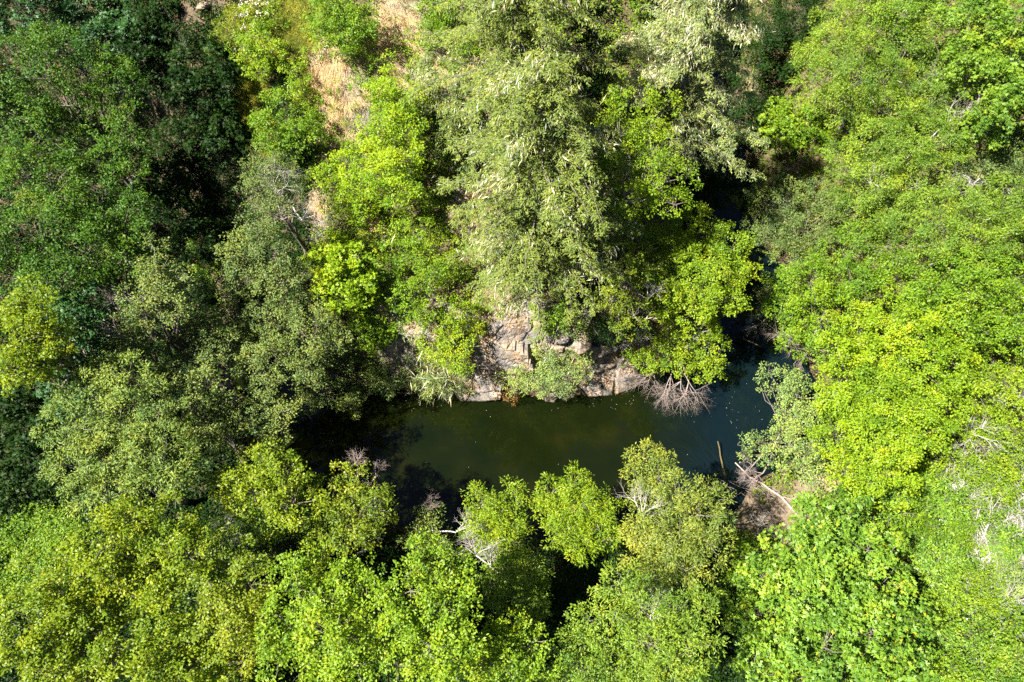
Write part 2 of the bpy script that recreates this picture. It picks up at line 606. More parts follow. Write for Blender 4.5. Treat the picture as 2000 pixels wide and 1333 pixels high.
def fir(name, label, base_px, H, R, pal, moss_n, seed, crown_from=.12, cat='tree', lean=(0, 0), level_gap=.55, power=.75, spray=1.0):
    rng = np.random.default_rng(seed)
    b = hit(*base_px)[0]
    b[2] = float(height(b[0], b[1]))
    root = empty(name, b)
    tag(root, label, cat)
    apex = b + np.array([lean[0], lean[1], H])
    segs = curve_segs(b - UP * .4, apex, .02 * H + .05, .02, 10, 0, .04, rng)
    tip_p, tip_a, mossp, mossd = [], [], [], []
    nlev = int(H * (1 - crown_from) / level_gap)
    for k in range(nlev):
        t = crown_from + (1 - crown_from) * (k + rng.random()) / nlev
        prof = R * (1 - t) ** power * (min(1, (t - crown_from + .08) / .2)) + .25
        nb = int(rng.integers(6, 9))
        a0 = rng.random() * 6.28
        for i in range(nb):
            a = a0 + i * 2 * math.pi / nb + rng.normal(0, .2)
            if rng.random() < .14:
                continue
            Lb = prof * rng.uniform(.5, 1.2)
            d = np.array([math.cos(a), math.sin(a), 0])
            s = b + (apex - b) * t
            nseg = max(3, int(Lb / .45))
            tt = np.linspace(0, 1, nseg + 1)
            pts = s + d * (Lb * tt)[:, None] + UP * (Lb * (.26 * tt - .32 * tt ** 2))[:, None]
            side = np.array([-d[1], d[0], 0])
            bend = rng.normal(0, .22)
            pts += side * (bend * Lb * tt ** 2)[:, None]
            pts[1:] += rng.normal(size=(nseg, 3)) * .07
            g = height(pts[:, 0], pts[:, 1]) + .2
            pts[:, 2] = np.maximum(pts[:, 2], g)
            for q in range(nseg):
                r0 = .022 * (1 - tt[q]) * (Lb / 3) + .006
                segs.append((pts[q], pts[q + 1], r0, r0 * .7))
            m = max(4, int(spray * Lb * 15))
            u = rng.uniform(.12, 1.02, m)
            pos = s + d * (Lb * u)[:, None] + UP * (Lb * (.26 * u - .32 * u ** 2))[:, None]
            off = rng.normal(0, .30, m) * (1.1 - .45 * u) * min(1.0, Lb / 2)
            pos = pos + side * (off + bend * Lb * u ** 2)[:, None] - UP * (np.abs(off) * .35 + rng.uniform(-.05, .12, m))[:, None]
            tip_p.append(pos)
            tip_a.append(unit(d * (.6 + 0 * off[:, None]) + side * np.sign(off)[:, None] * .7 - UP * .25))
            mm = rng.random(m) < (.55 if rng.random() < moss_n * 1.6 else .03) * (u > .45)
            mossp.append(pos[mm])
            mossd.append(np.tile(d, (int(mm.sum()), 1)))
    P, A = np.concatenate(tip_p), np.concatenate(tip_a)
    ok = P[:, 2] > height(P[:, 0], P[:, 1]) + .1
    P, A = P[ok], A[ok]
    n = len(P)
    # each spray: a flat herringbone of short needle-twigs
    nl = 14
    idx = np.repeat(np.arange(n), nl)
    m = len(idx)
    ax = A[idx]
    s = unit(np.cross(ax, UP))
    u = rng.uniform(-.18, .22, m)
    sg = rng.choice([-1, 1], m)
    p = P[idx] + ax * u[:, None] + rng.normal(size=(m, 3)) * .04
    d = unit(ax * .6 + s * (sg * rng.uniform(.3, 1., m))[:, None] - UP * rng.uniform(-.3, .35, m)[:, None] + rng.normal(size=(m, 3)) * .15)
    nn = unit(UP + rng.normal(size=(m, 3)) * .35)
    nn = unit(nn - d * np.sum(nn * d, 1, keepdims=True))
    V = leaf_quads(p, d, nn, rng.uniform(.11, .2, m), rng.uniform(.032, .055, m), rng, .1, .3)
    tint = np.clip(np.repeat(np.clip(rng.normal(.5, .12, n) + .16 * fbm(P * 1.1, 5, 2), 0, 1), nl) + rng.normal(0, .12, m), 0, .93)
    STATS['leaves'] += m
    leaves_mesh('crown', V, PAL[pal], root, tint)
    Vw, Fw = tubes(segs, 5)
    mesh_obj('trunk', Vw, Fw, BARK, root)
    mp = np.concatenate(mossp)
    if len(mp):
        V, t = moss_strands(mp + UP * .16, rng, 14, (.12, .48), .045, .3, np.concatenate(mossd))
        leaves_mesh('hanging_moss', V, MOSS, root, t)
    return root

# ================================================================ SETTING
def ellipses_mask(px, py, ells, jitter=.25, seed=5):
    m = np.zeros(px.shape, bool)
    nz = fbm(np.stack([px / 22., py / 22., px * 0], 1), seed, 3)
    for (cx, cyy, rx, ry) in ells:
        m |= ((px - cx) / rx) ** 2 + ((py - cyy) / ry) ** 2 < 1 + jitter * nz * 2
    return m


def to_pixel(P):
    v = P - CAM
    z = v @ FWD
    return 1000 + v[:, 0] / z * FPX, 666.5 - (v @ CUP) / z * FPX


DRY = [(668, 190, 54, 105), (640, 120, 36, 45), (720, 110, 50, 25), (775, 45, 62, 55), (850, 105, 55, 35), (930, 150, 25, 25), (870, 190, 70, 45),
       (618, 420, 14, 45), (720, 440, 24, 18), (760, 150, 40, 30), (940, 260, 40, 50), (920, 400, 40, 60), (960, 590, 45, 25)]
GRASSY = [(490, 170, 34, 110), (470, 60, 30, 60), (560, 70, 40, 80), (600, 140, 34, 80), (520, 270, 30, 30), (540, 10, 80, 30)]
BARE = [(370, 35, 40, 25), (425, 8, 40, 16), (1525, 995, 50, 40), (1590, 950, 40, 20), (1480, 1020, 50, 40), (1830, 1050, 20, 25),
        (1790, 1040, 14, 10), (790, 690, 40, 60), (1230, 665, 60, 18)]
BRAMBLE = [(1900, 1150, 190, 230), (1720, 975, 90, 45), (1960, 950, 90, 140), (1850, 960, 110, 90), (60, 1080, 110, 110), (1560, 250, 70, 40)]

# ground sheet
verts = np.stack([_gx.ravel(), _gy.ravel(), GH.ravel()], 1)
ni, nj = len(GX), len(GY)
ii, jj = np.meshgrid(np.arange(ni - 1), np.arange(nj - 1), indexing='ij')
a = (ii * nj + jj).ravel()
faces = np.stack([a, a + nj, a + nj + 1, a + 1], 1)
px, py = to_pixel(verts)
front = ((verts - CAM) @ FWD) > 1
bare = ellipses_mask(px, py, DRY, .3) & front
bare2 = ellipses_mask(px, py, BARE, .3) & front
gm, nt, out = new_mat('soil')
geo = nt.nodes.new('ShaderNodeNewGeometry')
n1 = nt.nodes.new('ShaderNodeTexNoise')
n1.inputs['Scale'].default_value = 1.3
n1.inputs['Detail'].default_value = 10
n1.inputs['Roughness'].default_value = .7
nt.links.new(geo.outputs['Position'], n1.inputs['Vector'])
c1 = ramp(nt, n1.outputs['Fac'], [(.3, (.035, .026, .016)), (.55, (.075, .055, .032)), (.75, (.12, .085, .05))])
c2 = ramp(nt, n1.outputs['Fac'], [(.3, (.07, .055, .04)), (.55, (.15, .115, .08)), (.75, (.22, .175, .125))])
at = nt.nodes.new('ShaderNodeAttribute')
at.attribute_name = 'dry'
mx = nt.nodes.new('ShaderNodeMix')
mx.data_type = 'RGBA'
nt.links.new(at.outputs['Fac'], mx.inputs['Factor'])
nt.links.new(c1, mx.inputs[6])
nt.links.new(c2, mx.inputs[7])
pr = nt.nodes.new('ShaderNodeBsdfPrincipled')
pr.inputs['Roughness'].default_value = .95
pr.inputs['Specular IOR Level'].default_value = .1
nt.links.new(mx.outputs[2], pr.inputs['Base Color'])
bp = nt.nodes.new('ShaderNodeBump')
bp.inputs['Strength'].default_value = .7
bp.inputs['Distance'].default_value = .15
n2 = nt.nodes.new('ShaderNodeTexNoise')
n2.inputs['Scale'].default_value = 7
n2.inputs['Detail'].default_value = 8
nt.links.new(geo.outputs['Position'], n2.inputs['Vector'])
nt.links.new(n2.outputs['Fac'], bp.inputs['Height'])
nt.links.new(bp.outputs[0], pr.inputs['Normal'])
nt.links.new(pr.outputs[0], out.inputs['Surface'])
bedz = verts[:, 2] < 0.0
dry = np.where(bare, .9, np.where(bare2, np.where(py < 300, .3, .7), 0.))
ground = mesh_obj('ground', verts, faces, gm, None, {'dry': ('POINT', dry)})
tag(ground, 'brown leaf littered ground of the creek banks and hillside', kind='structure')

# creek water: one sheet, murky, with the bed and sunken wood faintly showing
wm, nt, out = new_mat('creek_water')
geo = nt.nodes.new('ShaderNodeNewGeometry')
wz = nt.nodes.new('ShaderNodeTexNoise')
wz.inputs['Scale'].default_value = .35
wz.inputs['Detail'].default_value = 6
nt.links.new(geo.outputs['Position'], wz.inputs['Vector'])
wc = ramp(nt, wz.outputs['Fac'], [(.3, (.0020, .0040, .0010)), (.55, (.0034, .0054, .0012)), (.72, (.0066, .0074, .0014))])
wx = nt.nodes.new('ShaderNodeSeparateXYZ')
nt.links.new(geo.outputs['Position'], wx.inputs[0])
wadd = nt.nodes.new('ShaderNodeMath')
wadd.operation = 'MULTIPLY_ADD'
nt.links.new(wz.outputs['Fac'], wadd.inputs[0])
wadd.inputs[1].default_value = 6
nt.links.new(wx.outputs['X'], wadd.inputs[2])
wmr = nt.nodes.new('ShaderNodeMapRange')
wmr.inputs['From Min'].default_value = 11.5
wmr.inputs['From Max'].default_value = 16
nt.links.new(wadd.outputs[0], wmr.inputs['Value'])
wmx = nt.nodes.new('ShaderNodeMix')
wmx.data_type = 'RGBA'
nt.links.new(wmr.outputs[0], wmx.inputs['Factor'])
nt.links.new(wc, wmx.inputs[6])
wmx.inputs[7].default_value = (.0018, .0054, .0078, 1)  # bluer to the right: sky reflection painted into the diffuse colour
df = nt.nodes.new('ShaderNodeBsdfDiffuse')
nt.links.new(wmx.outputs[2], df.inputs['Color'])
tp = nt.nodes.new('ShaderNodeBsdfTransparent')
tp.inputs['Color'].default_value = (.3, .36, .14, 1)
m1 = nt.nodes.new('ShaderNodeMixShader')
m1.inputs[0].default_value = .24
nt.links.new(df.outputs[0], m1.inputs[1])
nt.links.new(tp.outputs[0], m1.inputs[2])
gl = nt.nodes.new('ShaderNodeBsdfGlossy')
gl.inputs['Roughness'].default_value = .03
fr = nt.nodes.new('ShaderNodeFresnel')
fr.inputs['IOR'].default_value = 1.33
bp = nt.nodes.new('ShaderNodeBump')
bp.inputs['Strength'].default_value = .05
bp.inputs['Distance'].default_value = .05
rz = nt.nodes.new('ShaderNodeTexNoise')
rz.inputs['Scale'].default_value = 2.2
rz.inputs['Detail'].default_value = 3
nt.links.new(geo.outputs['Position'], rz.inputs['Vector'])
nt.links.new(rz.outputs['Fac'], bp.inputs['Height'])
nt.links.new(bp.outputs[0], gl.inputs['Normal'])
m2 = nt.nodes.new('ShaderNodeMixShader')
nt.links.new(fr.outputs[0], m2.inputs[0])
nt.links.new(m1.outputs[0], m2.inputs[1])
nt.links.new(gl.outputs[0], m2.inputs[2])
nt.links.new(m2.outputs[0], out.inputs['Surface'])
wv = np.array([(-60, -40, 0), (60, -40, 0), (60, 70, 0), (-60, 70, 0)], float)
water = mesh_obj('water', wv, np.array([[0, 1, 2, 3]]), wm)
tag(water, 'dark olive still creek water under the cliff', kind='structure')

# cliff: jointed rock skin over the steep bank under the great fir
def build_cliff():
    xs = np.arange(-9.5, 12.3, .075)
    ss = np.arange(0, 1.0001, .011)
    X, S = np.meshgrid(xs, ss, indexing='ij')
    # waterline and top of the face for each x
    yy = np.arange(-7.5, 6, .1)
    low = np.zeros(len(xs))
    for k, x in enumerate(xs):
        h = height(np.full(yy.shape, x), yy)
        w = np.where(h < -.25)[0]
        low[k] = yy[w[-1]] if len(w) else -4
    low = np.convolve(np.pad(low, 6, 'edge'), np.ones(13) / 13, 'valid')
    depth = 4.4 + .5 * np.sin(xs * .9) - 1.6 * sstep(xs, 4.5, 8)
    Y = low[:, None] + S * depth[:, None]
    Z = height(X.ravel(), Y.ravel()).reshape(X.shape)
    P = np.stack([X.ravel(), Y.ravel(), Z.ravel()], 1)
    gx = np.gradient(Z, axis=0) / .075
    gs = np.gradient(Z, axis=1) / (.011 * depth[:, None])
    N = unit(np.stack([-gx.ravel(), -gs.ravel(), np.ones(gx.size)], 1))
    rng = np.random.default_rng(4)
    disp = np.zeros(len(P))
    for ncell, amp, tilt, sx in ((20, .32, .14, 1.0), (110, .09, .12, .8), (900, .012, .1, .7)):
        c = P[rng.integers(0, len(P), ncell)] + rng.normal(size=(ncell, 3)) * .2
        off = rng.uniform(-1, 1, ncell) * amp
        tl = rng.normal(size=(ncell, 3)) * tilt
        Q = P * np.array([sx, 1, 1.6])
        C = c * np.array([sx, 1, 1.6])
        for s in range(0, len(P), 4000):
            q = Q[s:s + 4000]
            d2 = (q ** 2).sum(1)[:, None] - 2 * q @ C.T + (C ** 2).sum(1)[None]
            o2 = np.argpartition(d2, 1, axis=1)[:, :2]
            da = np.take_along_axis(d2, o2, 1)
            sw = da[:, 0] > da[:, 1]
            i0 = np.where(sw, o2[:, 1], o2[:, 0])
            dd = np.sqrt(np.maximum(da.max(1), 0)) - np.sqrt(np.maximum(da.min(1), 0))
            v = off[i0] + np.sum(tl[i0] * (P[s:s + 4000] - c[i0]), 1)
            v -= amp * .8 * np.exp(-(dd / (.06 + amp * .12)) ** 2)      # the joints between blocks
            disp[s:s + 4000] += v
    disp += .05 * fbm(P * 3, 21, 4)
    edge = np.minimum(sstep(S, 0, .04), sstep(S, 1, .8)).ravel() * np.minimum(sstep(X, -9.5, -8), sstep(X, 12.2, 11)).ravel()
    P = P + N * ((disp + .35) * edge - .25 * (1 - edge))[:, None]
    n0, n1_ = X.shape
    ii, jj = np.meshgrid(np.arange(n0 - 1), np.arange(n1_ - 1), indexing='ij')
    a = (ii * n1_ + jj).ravel()
    m, nt, out = new_mat('grey_rock')
    geo = nt.nodes.new('ShaderNodeNewGeometry')
    nz = nt.nodes.new('ShaderNodeTexNoise')
    nz.inputs['Scale'].default_value = .8
    nz.inputs['Detail'].default_value = 9
    nz.inputs['Roughness'].default_value = .65
    nt.links.new(geo.outputs['Position'], nz.inputs['Vector'])
    c_ = ramp(nt, nz.outputs['Fac'], [(.3, (.05, .045, .042)), (.43, (.10, .088, .078)), (.53, (.18, .14, .105)), (.61, (.24, .15, .085)), (.75, (.28, .22, .16))])
    vz = nt.nodes.new('ShaderNodeTexVoronoi')
    vz.feature = 'DISTANCE_TO_EDGE'
    vz.inputs['Scale'].default_value = 1.7
    nd = nt.nodes.new('ShaderNodeVectorMath')
    nd.operation = 'MULTIPLY_ADD'
    nt.links.new(nz.outputs['Color'], nd.inputs[0])
    nd.inputs[1].default_value = (.9, .9, .9)
    nt.links.new(geo.outputs['Position'], nd.inputs[2])
    nt.links.new(nd.outputs[0], vz.inputs['Vector'])
    bp = nt.nodes.new('ShaderNodeBump')
    bp.inputs['Strength'].default_value = .6
    bp.inputs['Distance'].default_value = .08
    n3 = nt.nodes.new('ShaderNodeTexNoise')
    n3.inputs['Scale'].default_value = 6
    n3.inputs['Detail'].default_value = 8
    nt.links.new(geo.outputs['Position'], n3.inputs['Vector'])
    nt.links.new(n3.outputs['Fac'], bp.inputs['Height'])
    b2 = nt.nodes.new('ShaderNodeBump')
    b2.inputs['Strength'].default_value = .5
    b2.inputs['Distance'].default_value = .05
    rr = ramp(nt, vz.outputs['Distance'], [(0, (0, 0, 0)), (.04, (1, 1, 1))])
    nt.links.new(rr, b2.inputs['Height'])
    nt.links.new(bp.outputs[0], b2.inputs['Normal'])
    pr = nt.nodes.new('ShaderNodeBsdfPrincipled')
    pr.inputs['Roughness'].default_value = .8
    sx = nt.nodes.new('ShaderNodeSeparateXYZ')
    nt.links.new(nd.outputs[0], sx.inputs[0])
    wet = ramp(nt, sx.outputs['Z'], [(.55, (.3, .3, .26)), (.95, (1, 1, 1))])
    wm_ = nt.nodes.new('ShaderNodeMix')
    wm_.data_type = 'RGBA'
    wm_.blend_type = 'MULTIPLY'
    wm_.inputs['Factor'].default_value = 1
    nt.links.new(c_, wm_.inputs[6])
    nt.links.new(wet, wm_.inputs[7])
    wk = nt.nodes.new('ShaderNodeMix')
    wk.data_type = 'RGBA'
    wk.blend_type = 'MULTIPLY'
    wk.inputs['Factor'].default_value = 1
    crack = ramp(nt, vz.outputs['Distance'], [(0, (.22, .2, .18)), (.035, (1, 1, 1))])
    nt.links.new(wm_.outputs[2], wk.inputs[6])
    nt.links.new(crack, wk.inputs[7])
    nt.links.new(wk.outputs[2], pr.inputs['Base Color'])
    nt.links.new(b2.outputs[0], pr.inputs['Normal'])
    nt.links.new(pr.outputs[0], out.inputs['Surface'])
    o = mesh_obj('cliff', P, np.stack([a, a + n1_, a + n1_ + 1, a + 1], 1), m, None, smooth=False)
    tag(o, 'cracked grey and tan rock face above the creek', kind='structure')
    return m


ROCK = build_cliff()


# ---------------------------------------------------------------- ground cover
def pixel_points(n, rng, x0=-260, x1=2260, y0=-160, y1=1480):
    px = rng.uniform(x0, x1, n)
    py = rng.uniform(y0, y1, n)
    P = hit(px, py)
    g = height(P[:, 0], P[:, 1])
    ok = (g > .12) & (np.linalg.norm(P - CAM, axis=1) < 120)
    return px[ok], py[ok], P[ok]


def blades(name, label, P, mat, rng, L, W, n_each, down, spread=.5, tint0=.5, blob=.12):
    lean = np.stack([fbm(P * .9, 41, 2), fbm(P * .9, 43, 2), .0 * P[:, 0]], 1) * .8
    patch = .4 * fbm(P * .8, 47, 3)
    idx = np.repeat(np.arange(len(P)), n_each)
    m = len(idx)
    e = .3
    gx = (height(P[:, 0] + e, P[:, 1]) - height(P[:, 0] - e, P[:, 1])) / (2 * e)
    gy = (height(P[:, 0], P[:, 1] + e) - height(P[:, 0], P[:, 1] - e)) / (2 * e)
    N = unit(np.stack([-gx, -gy, np.ones(len(P))], 1))
    dwn = unit(np.stack([-gx, -gy, -(gx ** 2 + gy ** 2)], 1) + 1e-6)
    d = unit(N[idx] * (1 - down) + dwn[idx] * down + lean[idx] + rng.normal(size=(m, 3)) * spread)
    nn = unit(N[idx] + rng.normal(size=(m, 3)) * .4)
    nn = unit(nn - d * np.sum(nn * d, 1, keepdims=True))
    p = P[idx] + rng.normal(size=(m, 3)) * blob
    p[:, 2] = height(p[:, 0], p[:, 1]) - .02
    V = leaf_quads(p, d, nn, rng.uniform(*L, m), rng.uniform(*W, m), rng, .05, .7)
    tt = np.clip(np.repeat(rng.normal(tint0, .09, len(P)) + patch, n_each) + rng.normal(0, .09, m), 0, 1)
    STATS['leaves'] += m
    o = leaves_mesh(name, V, mat, None, tt)
    return tag(o, label, kind='stuff')


rg = np.random.default_rng(21)
gpx, gpy, GP = pixel_points(95000, rg)
is_dry = ellipses_mask(gpx, gpy, DRY, .3)
is_gr = ellipses_mask(gpx, gpy, GRASSY, .35, 6) & ~is_dry
is_bare = ellipses_mask(gpx, gpy, BARE, .3)
is_br = ellipses_mask(gpx, gpy, BRAMBLE, .3, 8) & ~is_bare
on_cliff = (GP[:, 0] > -9) & (GP[:, 0] < 12) & (GP[:, 1] < .6) & (GP[:, 1] > -6) & (GP[:, 2] < 6.6)
rest = ~(is_dry | is_gr | is_bare | is_br | on_cliff)

k = np.random.default_rng(1).uniform(size=4200)
dpx, dpy, DP = pixel_points(60000, rg, 560, 1010, -60, 640)
sel = ellipses_mask(dpx, dpy, DRY, .3) & (rg.random(len(dpx)) < .8)
blades('dry_grass', 'pinkish tan dead grass lying down the hillside', DP[sel], STRAW, rg, (.3, .8), (.014, .026), 11, .72, .22)
gx2, gy2, G2 = pixel_points(30000, rg, 420, 680, -60, 320)
sel = ellipses_mask(gx2, gy2, GRASSY, .35, 6) & ~ellipses_mask(gx2, gy2, DRY, .3)
GRASS = leaf_mat('grass_blade', (.19, .20, .035), .9, .3, .2, .35)
blades('green_grass', 'yellow green long grass on the upper hillside', G2[sel], GRASS, rg, (.3, .7), (.02, .045), 6, .45, .4)


def cover(name, label, P, mat, rng, hmax, habit, tufts, scale=1., blobscale=.5):
    bump = .5 + .5 * fbm(P * blobscale, 31, 3)
    idx = np.repeat(np.arange(len(P)), tufts)
    p = P[idx] + rng.normal(size=(len(idx), 3)) * np.array([.25, .25, 0])
    hh = np.clip(.15 + bump[idx], .05, 1.3) * hmax * rng.uniform(.35, 1.0, len(idx))
    p[:, 2] = height(p[:, 0], p[:, 1]) + hh
    ax = unit(UP + rng.normal(size=p.shape) * .5)
    V, t = tuft_leaves(p, ax, np.clip(rng.normal(.5, .12, len(p)) + .15 * (bump[idx] - .5), 0, 1), habit, rng, scale)
    o = leaves_mesh(name, V, mat, None, t)
    return tag(o, label, kind='stuff')


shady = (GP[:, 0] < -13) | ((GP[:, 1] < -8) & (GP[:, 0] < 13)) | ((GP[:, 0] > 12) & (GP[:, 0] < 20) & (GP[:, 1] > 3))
cover('undergrowth', 'low undergrowth with shade put into its green, on the creek flats', GP[rest & shady], PAL['deep'], rg, .9, 'shrub', 2, 1.3)  # dark gaps between trees painted by the darkened leaf colour
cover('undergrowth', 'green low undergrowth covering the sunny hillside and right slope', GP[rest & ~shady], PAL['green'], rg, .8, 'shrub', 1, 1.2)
bx_, by_, BP_ = pixel_points(26000, rg, 1480, 2260, 880, 1460)
b1 = ellipses_mask(bx_, by_, BRAMBLE, .3, 8) & ~ellipses_mask(bx_, by_, BARE, .3)
cover('bramble_cover', 'bramble leaves darkened for shaded gaps on the lower right bank', BP_[b1], PAL['left'], rg, .5, 'shrub', 1, 1.25, .9)  # darker leaf paints the shade between the bramble clumps
l1 = is_br & (gpx < 400)
cover('bramble_cover', 'fresh green bramble patch on the bottom left bank edge', GP[l1], PAL['fresh'], rg, .9, 'shrub', 4, 1.1)
l2 = is_br & (gpx > 1400) & (gpy < 400)
cover('bramble_cover', 'yellow green bramble patch beside the standing dead snag', GP[l2], PAL['lime'], rg, .9, 'shrub', 4, 1.1)

# white blossom in the brambles
BLOSSOM = leaf_mat('white_petal', (.75, .73, .72), .1, .1, .2, .3)
wsel = ellipses_mask(bx_, by_, [(1700, 985, 60, 40), (1780, 1010, 50, 60), (1830, 1120, 45, 70), (1840, 1170, 60, 40), (1860, 1260, 60, 60), (1830, 1310, 60, 30),
                                (1900, 1200, 40, 30), (1770, 980, 60, 30)], .5, 12) & (rg.random(len(bx_)) < .05)
WP = BP_[wsel]
bump = .5 + .5 * fbm(WP * .6, 31, 3)
WP[:, 2] += np.clip(.15 + bump, .05, 1.3) * .8 + .55
V, t = tuft_leaves(WP, np.tile(UP, (len(WP), 1)), np.full(len(WP), .5), 'fine', rg, .8)
tag(leaves_mesh('white_blossom', V, BLOSSOM, None, t), 'white bramble blossom scattered over the lower right bank', kind='stuff')
hb = ellipses_mask(gx2, gy2, [(500, 40, 40, 40), (480, 100, 18, 40), (530, 25, 20, 20)], .4, 3) & (rg.random(len(gx2)) < .025)
WP = G2[hb] + UP * .9
V, t = tuft_leaves(WP, np.tile(UP, (len(WP), 1)), np.full(len(WP), .5), 'fine', rg, .8)
tag(leaves_mesh('cream_blossom', V, BLOSSOM, None, t), 'cream blossom dotted over the upper left hillside scrub', kind='stuff')

ck = on_cliff & (fbm(np.stack([gpx / 30, gpy / 14, gpx * 0], 1), 17, 3) > .18)
blades('cliff_grass', 'pale dry grass hanging from ledges of the rock face', GP[ck] + 0, STRAW, rg, (.25, .7), (.012, .026), 12, .75, .28)
# specks floating on the creek
fpx = np.concatenate([rg.uniform(700, 1560, 45), rg.normal(1180, 60, 30), rg.normal(1400, 40, 20), rg.normal(800, 30, 30)])
fpy = np.concatenate([rg.uniform(640, 1040, 45), rg.normal(785, 10, 30), rg.normal(800, 25, 20), rg.normal(785, 8, 30)])
FP = hit(fpx, fpy)
FP = FP[height(FP[:, 0], FP[:, 1]) < -.3]
FP[:, 2] = .006
m = len(FP)
dd = rand_unit(m, rg) * np.array([1, 1, 0])
V = leaf_quads(FP, unit(dd), np.tile(UP, (m, 1)), rg.uniform(.02, .06, m), rg.uniform(.015, .035, m), rg, 0., 0.)
tag(leaves_mesh('floating_leaves', V, MOSS, None, rg.uniform(.2, .8, m)), 'pale fallen leaf specks floating on the creek', kind='stuff')


# ================================================================ TREES
def T(*a, **k):
    return tree(*a, **k)


# --- left side
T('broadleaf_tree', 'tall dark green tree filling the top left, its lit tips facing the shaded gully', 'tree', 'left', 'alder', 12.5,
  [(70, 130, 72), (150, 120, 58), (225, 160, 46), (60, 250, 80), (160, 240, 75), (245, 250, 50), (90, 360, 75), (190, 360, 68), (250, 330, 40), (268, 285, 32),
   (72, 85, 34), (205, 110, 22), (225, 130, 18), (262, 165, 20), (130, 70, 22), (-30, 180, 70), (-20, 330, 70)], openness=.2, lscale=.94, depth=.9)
T('maple_tree', 'blue green maple in the top left corner behind the tall dark tree', 'tree', 'blue', 'maple', 9,
  [(50, 20, 60), (150, 12, 60), (235, 20, 50), (190, 75, 40), (280, 50, 40), (-30, 40, 60)], group='big leaf maples')
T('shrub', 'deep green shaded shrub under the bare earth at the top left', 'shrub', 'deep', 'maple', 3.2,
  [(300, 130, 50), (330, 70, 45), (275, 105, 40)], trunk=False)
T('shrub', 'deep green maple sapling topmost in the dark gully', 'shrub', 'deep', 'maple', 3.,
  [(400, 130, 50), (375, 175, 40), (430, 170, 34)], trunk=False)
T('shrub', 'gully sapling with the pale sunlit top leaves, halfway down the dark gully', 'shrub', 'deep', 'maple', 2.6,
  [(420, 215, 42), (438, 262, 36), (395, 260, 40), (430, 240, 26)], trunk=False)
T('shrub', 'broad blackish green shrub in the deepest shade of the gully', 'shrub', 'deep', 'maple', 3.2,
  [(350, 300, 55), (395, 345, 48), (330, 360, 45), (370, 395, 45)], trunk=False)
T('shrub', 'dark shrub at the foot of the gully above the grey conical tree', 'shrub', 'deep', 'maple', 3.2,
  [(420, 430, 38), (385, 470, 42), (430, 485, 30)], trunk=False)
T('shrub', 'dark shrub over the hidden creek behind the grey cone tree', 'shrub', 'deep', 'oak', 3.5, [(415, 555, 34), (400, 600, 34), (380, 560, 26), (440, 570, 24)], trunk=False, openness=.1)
T('shrub', 'small bright green sapling in shade beside the grey twiggy tree', 'shrub', 'green', 'shrub', 3.5, [(395, 500, 28), (415, 530, 24), (390, 470, 18)], trunk=False)
T('broadleaf_tree', 'dim dark green tree below the tall top left tree', 'tree', 'left', 'alder', 10.5,
  [(60, 450, 70), (150, 475, 68), (232, 450, 55), (250, 510, 40), (110, 535, 52), (270, 400, 34), (20, 520, 50)], openness=.2, lscale=1.0)
T('broadleaf_tree', 'yellow green pointed tree at the left frame edge', 'tree', 'olive', 'alder', 12.5,
  [(62, 568, 24), (70, 610, 40), (25, 655, 52), (88, 665, 40), (40, 720, 42), (78, 705, 36), (45, 610, 30), (15, 720, 35)])
T('maple_tree', 'blue green maple with bright tips right of the pointed left edge tree', 'tree', 'blue', 'maple', 8.5,
  [(180, 590, 42), (135, 640, 40), (200, 650, 46), (150, 700, 42), (122, 740, 34), (168, 760, 30), (112, 790, 20), (120, 600, 30)], group='big leaf maples')
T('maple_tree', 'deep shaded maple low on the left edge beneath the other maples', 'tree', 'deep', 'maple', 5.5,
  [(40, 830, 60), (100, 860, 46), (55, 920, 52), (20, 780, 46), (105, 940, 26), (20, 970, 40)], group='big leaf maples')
T('broadleaf_tree', 'grey green cone shaped tree standing alone left of the gully foot', 'tree', 'grey', 'oak', 12.,
  [(298, 482, 20), (308, 522, 34), (272, 580, 34), (330, 585, 38), (248, 612, 26), (352, 545, 26), (300, 560, 36), (280, 615, 30), (345, 610, 26)], openness=.2, lscale=.98)
T('broadleaf_tree', 'small thin crowned grey tree with bare purple twigs by the cone tree', 'tree', 'grey', 'oak', 9.,
  [(262, 685, 32), (228, 705, 28), (292, 665, 28), (270, 640, 20)], openness=.3,
  dead=[(235, 610, 1.0, (-.6, .5, .6), PINK_DEAD), (240, 660, .9, (-.6, .2, .4), PINK_DEAD)])
T('broadleaf_tree', 'grey twiggy half bare tree between the dark gully and the hillside', 'tree', 'grey', 'fine', 6.5,
  [(510, 325, 34), (540, 345, 34), (500, 365, 32), (555, 375, 36), (530, 410, 36), (575, 340, 24)], openness=.3, dens=.75,
  dead=[(540, 380, 1.4, (0, .5, .8), DEAD), (550, 430, 1.2, (.3, .2, .8), PINK_DEAD), (590, 430, 1.0, (.8, .2, .4), DEAD)])
T('broadleaf_tree', 'rounded silvery tree right below the twiggy half bare tree', 'tree', 'grey', 'oak', 7.5,
  [(462, 478, 32), (525, 490, 46), (478, 540, 36), (545, 545, 42), (585, 520, 30), (500, 450, 34), (450, 500, 24)], openness=.16, lscale=.98)
T('broadleaf_tree', 'grey green tree right of the cone tree over the shaded creek', 'tree', 'grey', 'oak', 8.5,
  [(405, 635, 40), (450, 600, 34), (385, 670, 38), (430, 672, 46), (478, 640, 38)], openness=.16, lscale=.98)
T('broadleaf_tree', 'wide dull green tree leaning over the shaded left end of the creek', 'tree', 'grey', 'oak', 8,
  [(560, 610, 46), (600, 655, 50), (530, 680, 46), (620, 600, 36), (500, 720, 42), (590, 720, 42), (645, 655, 38), (520, 620, 36)], openness=.2, lscale=.98)
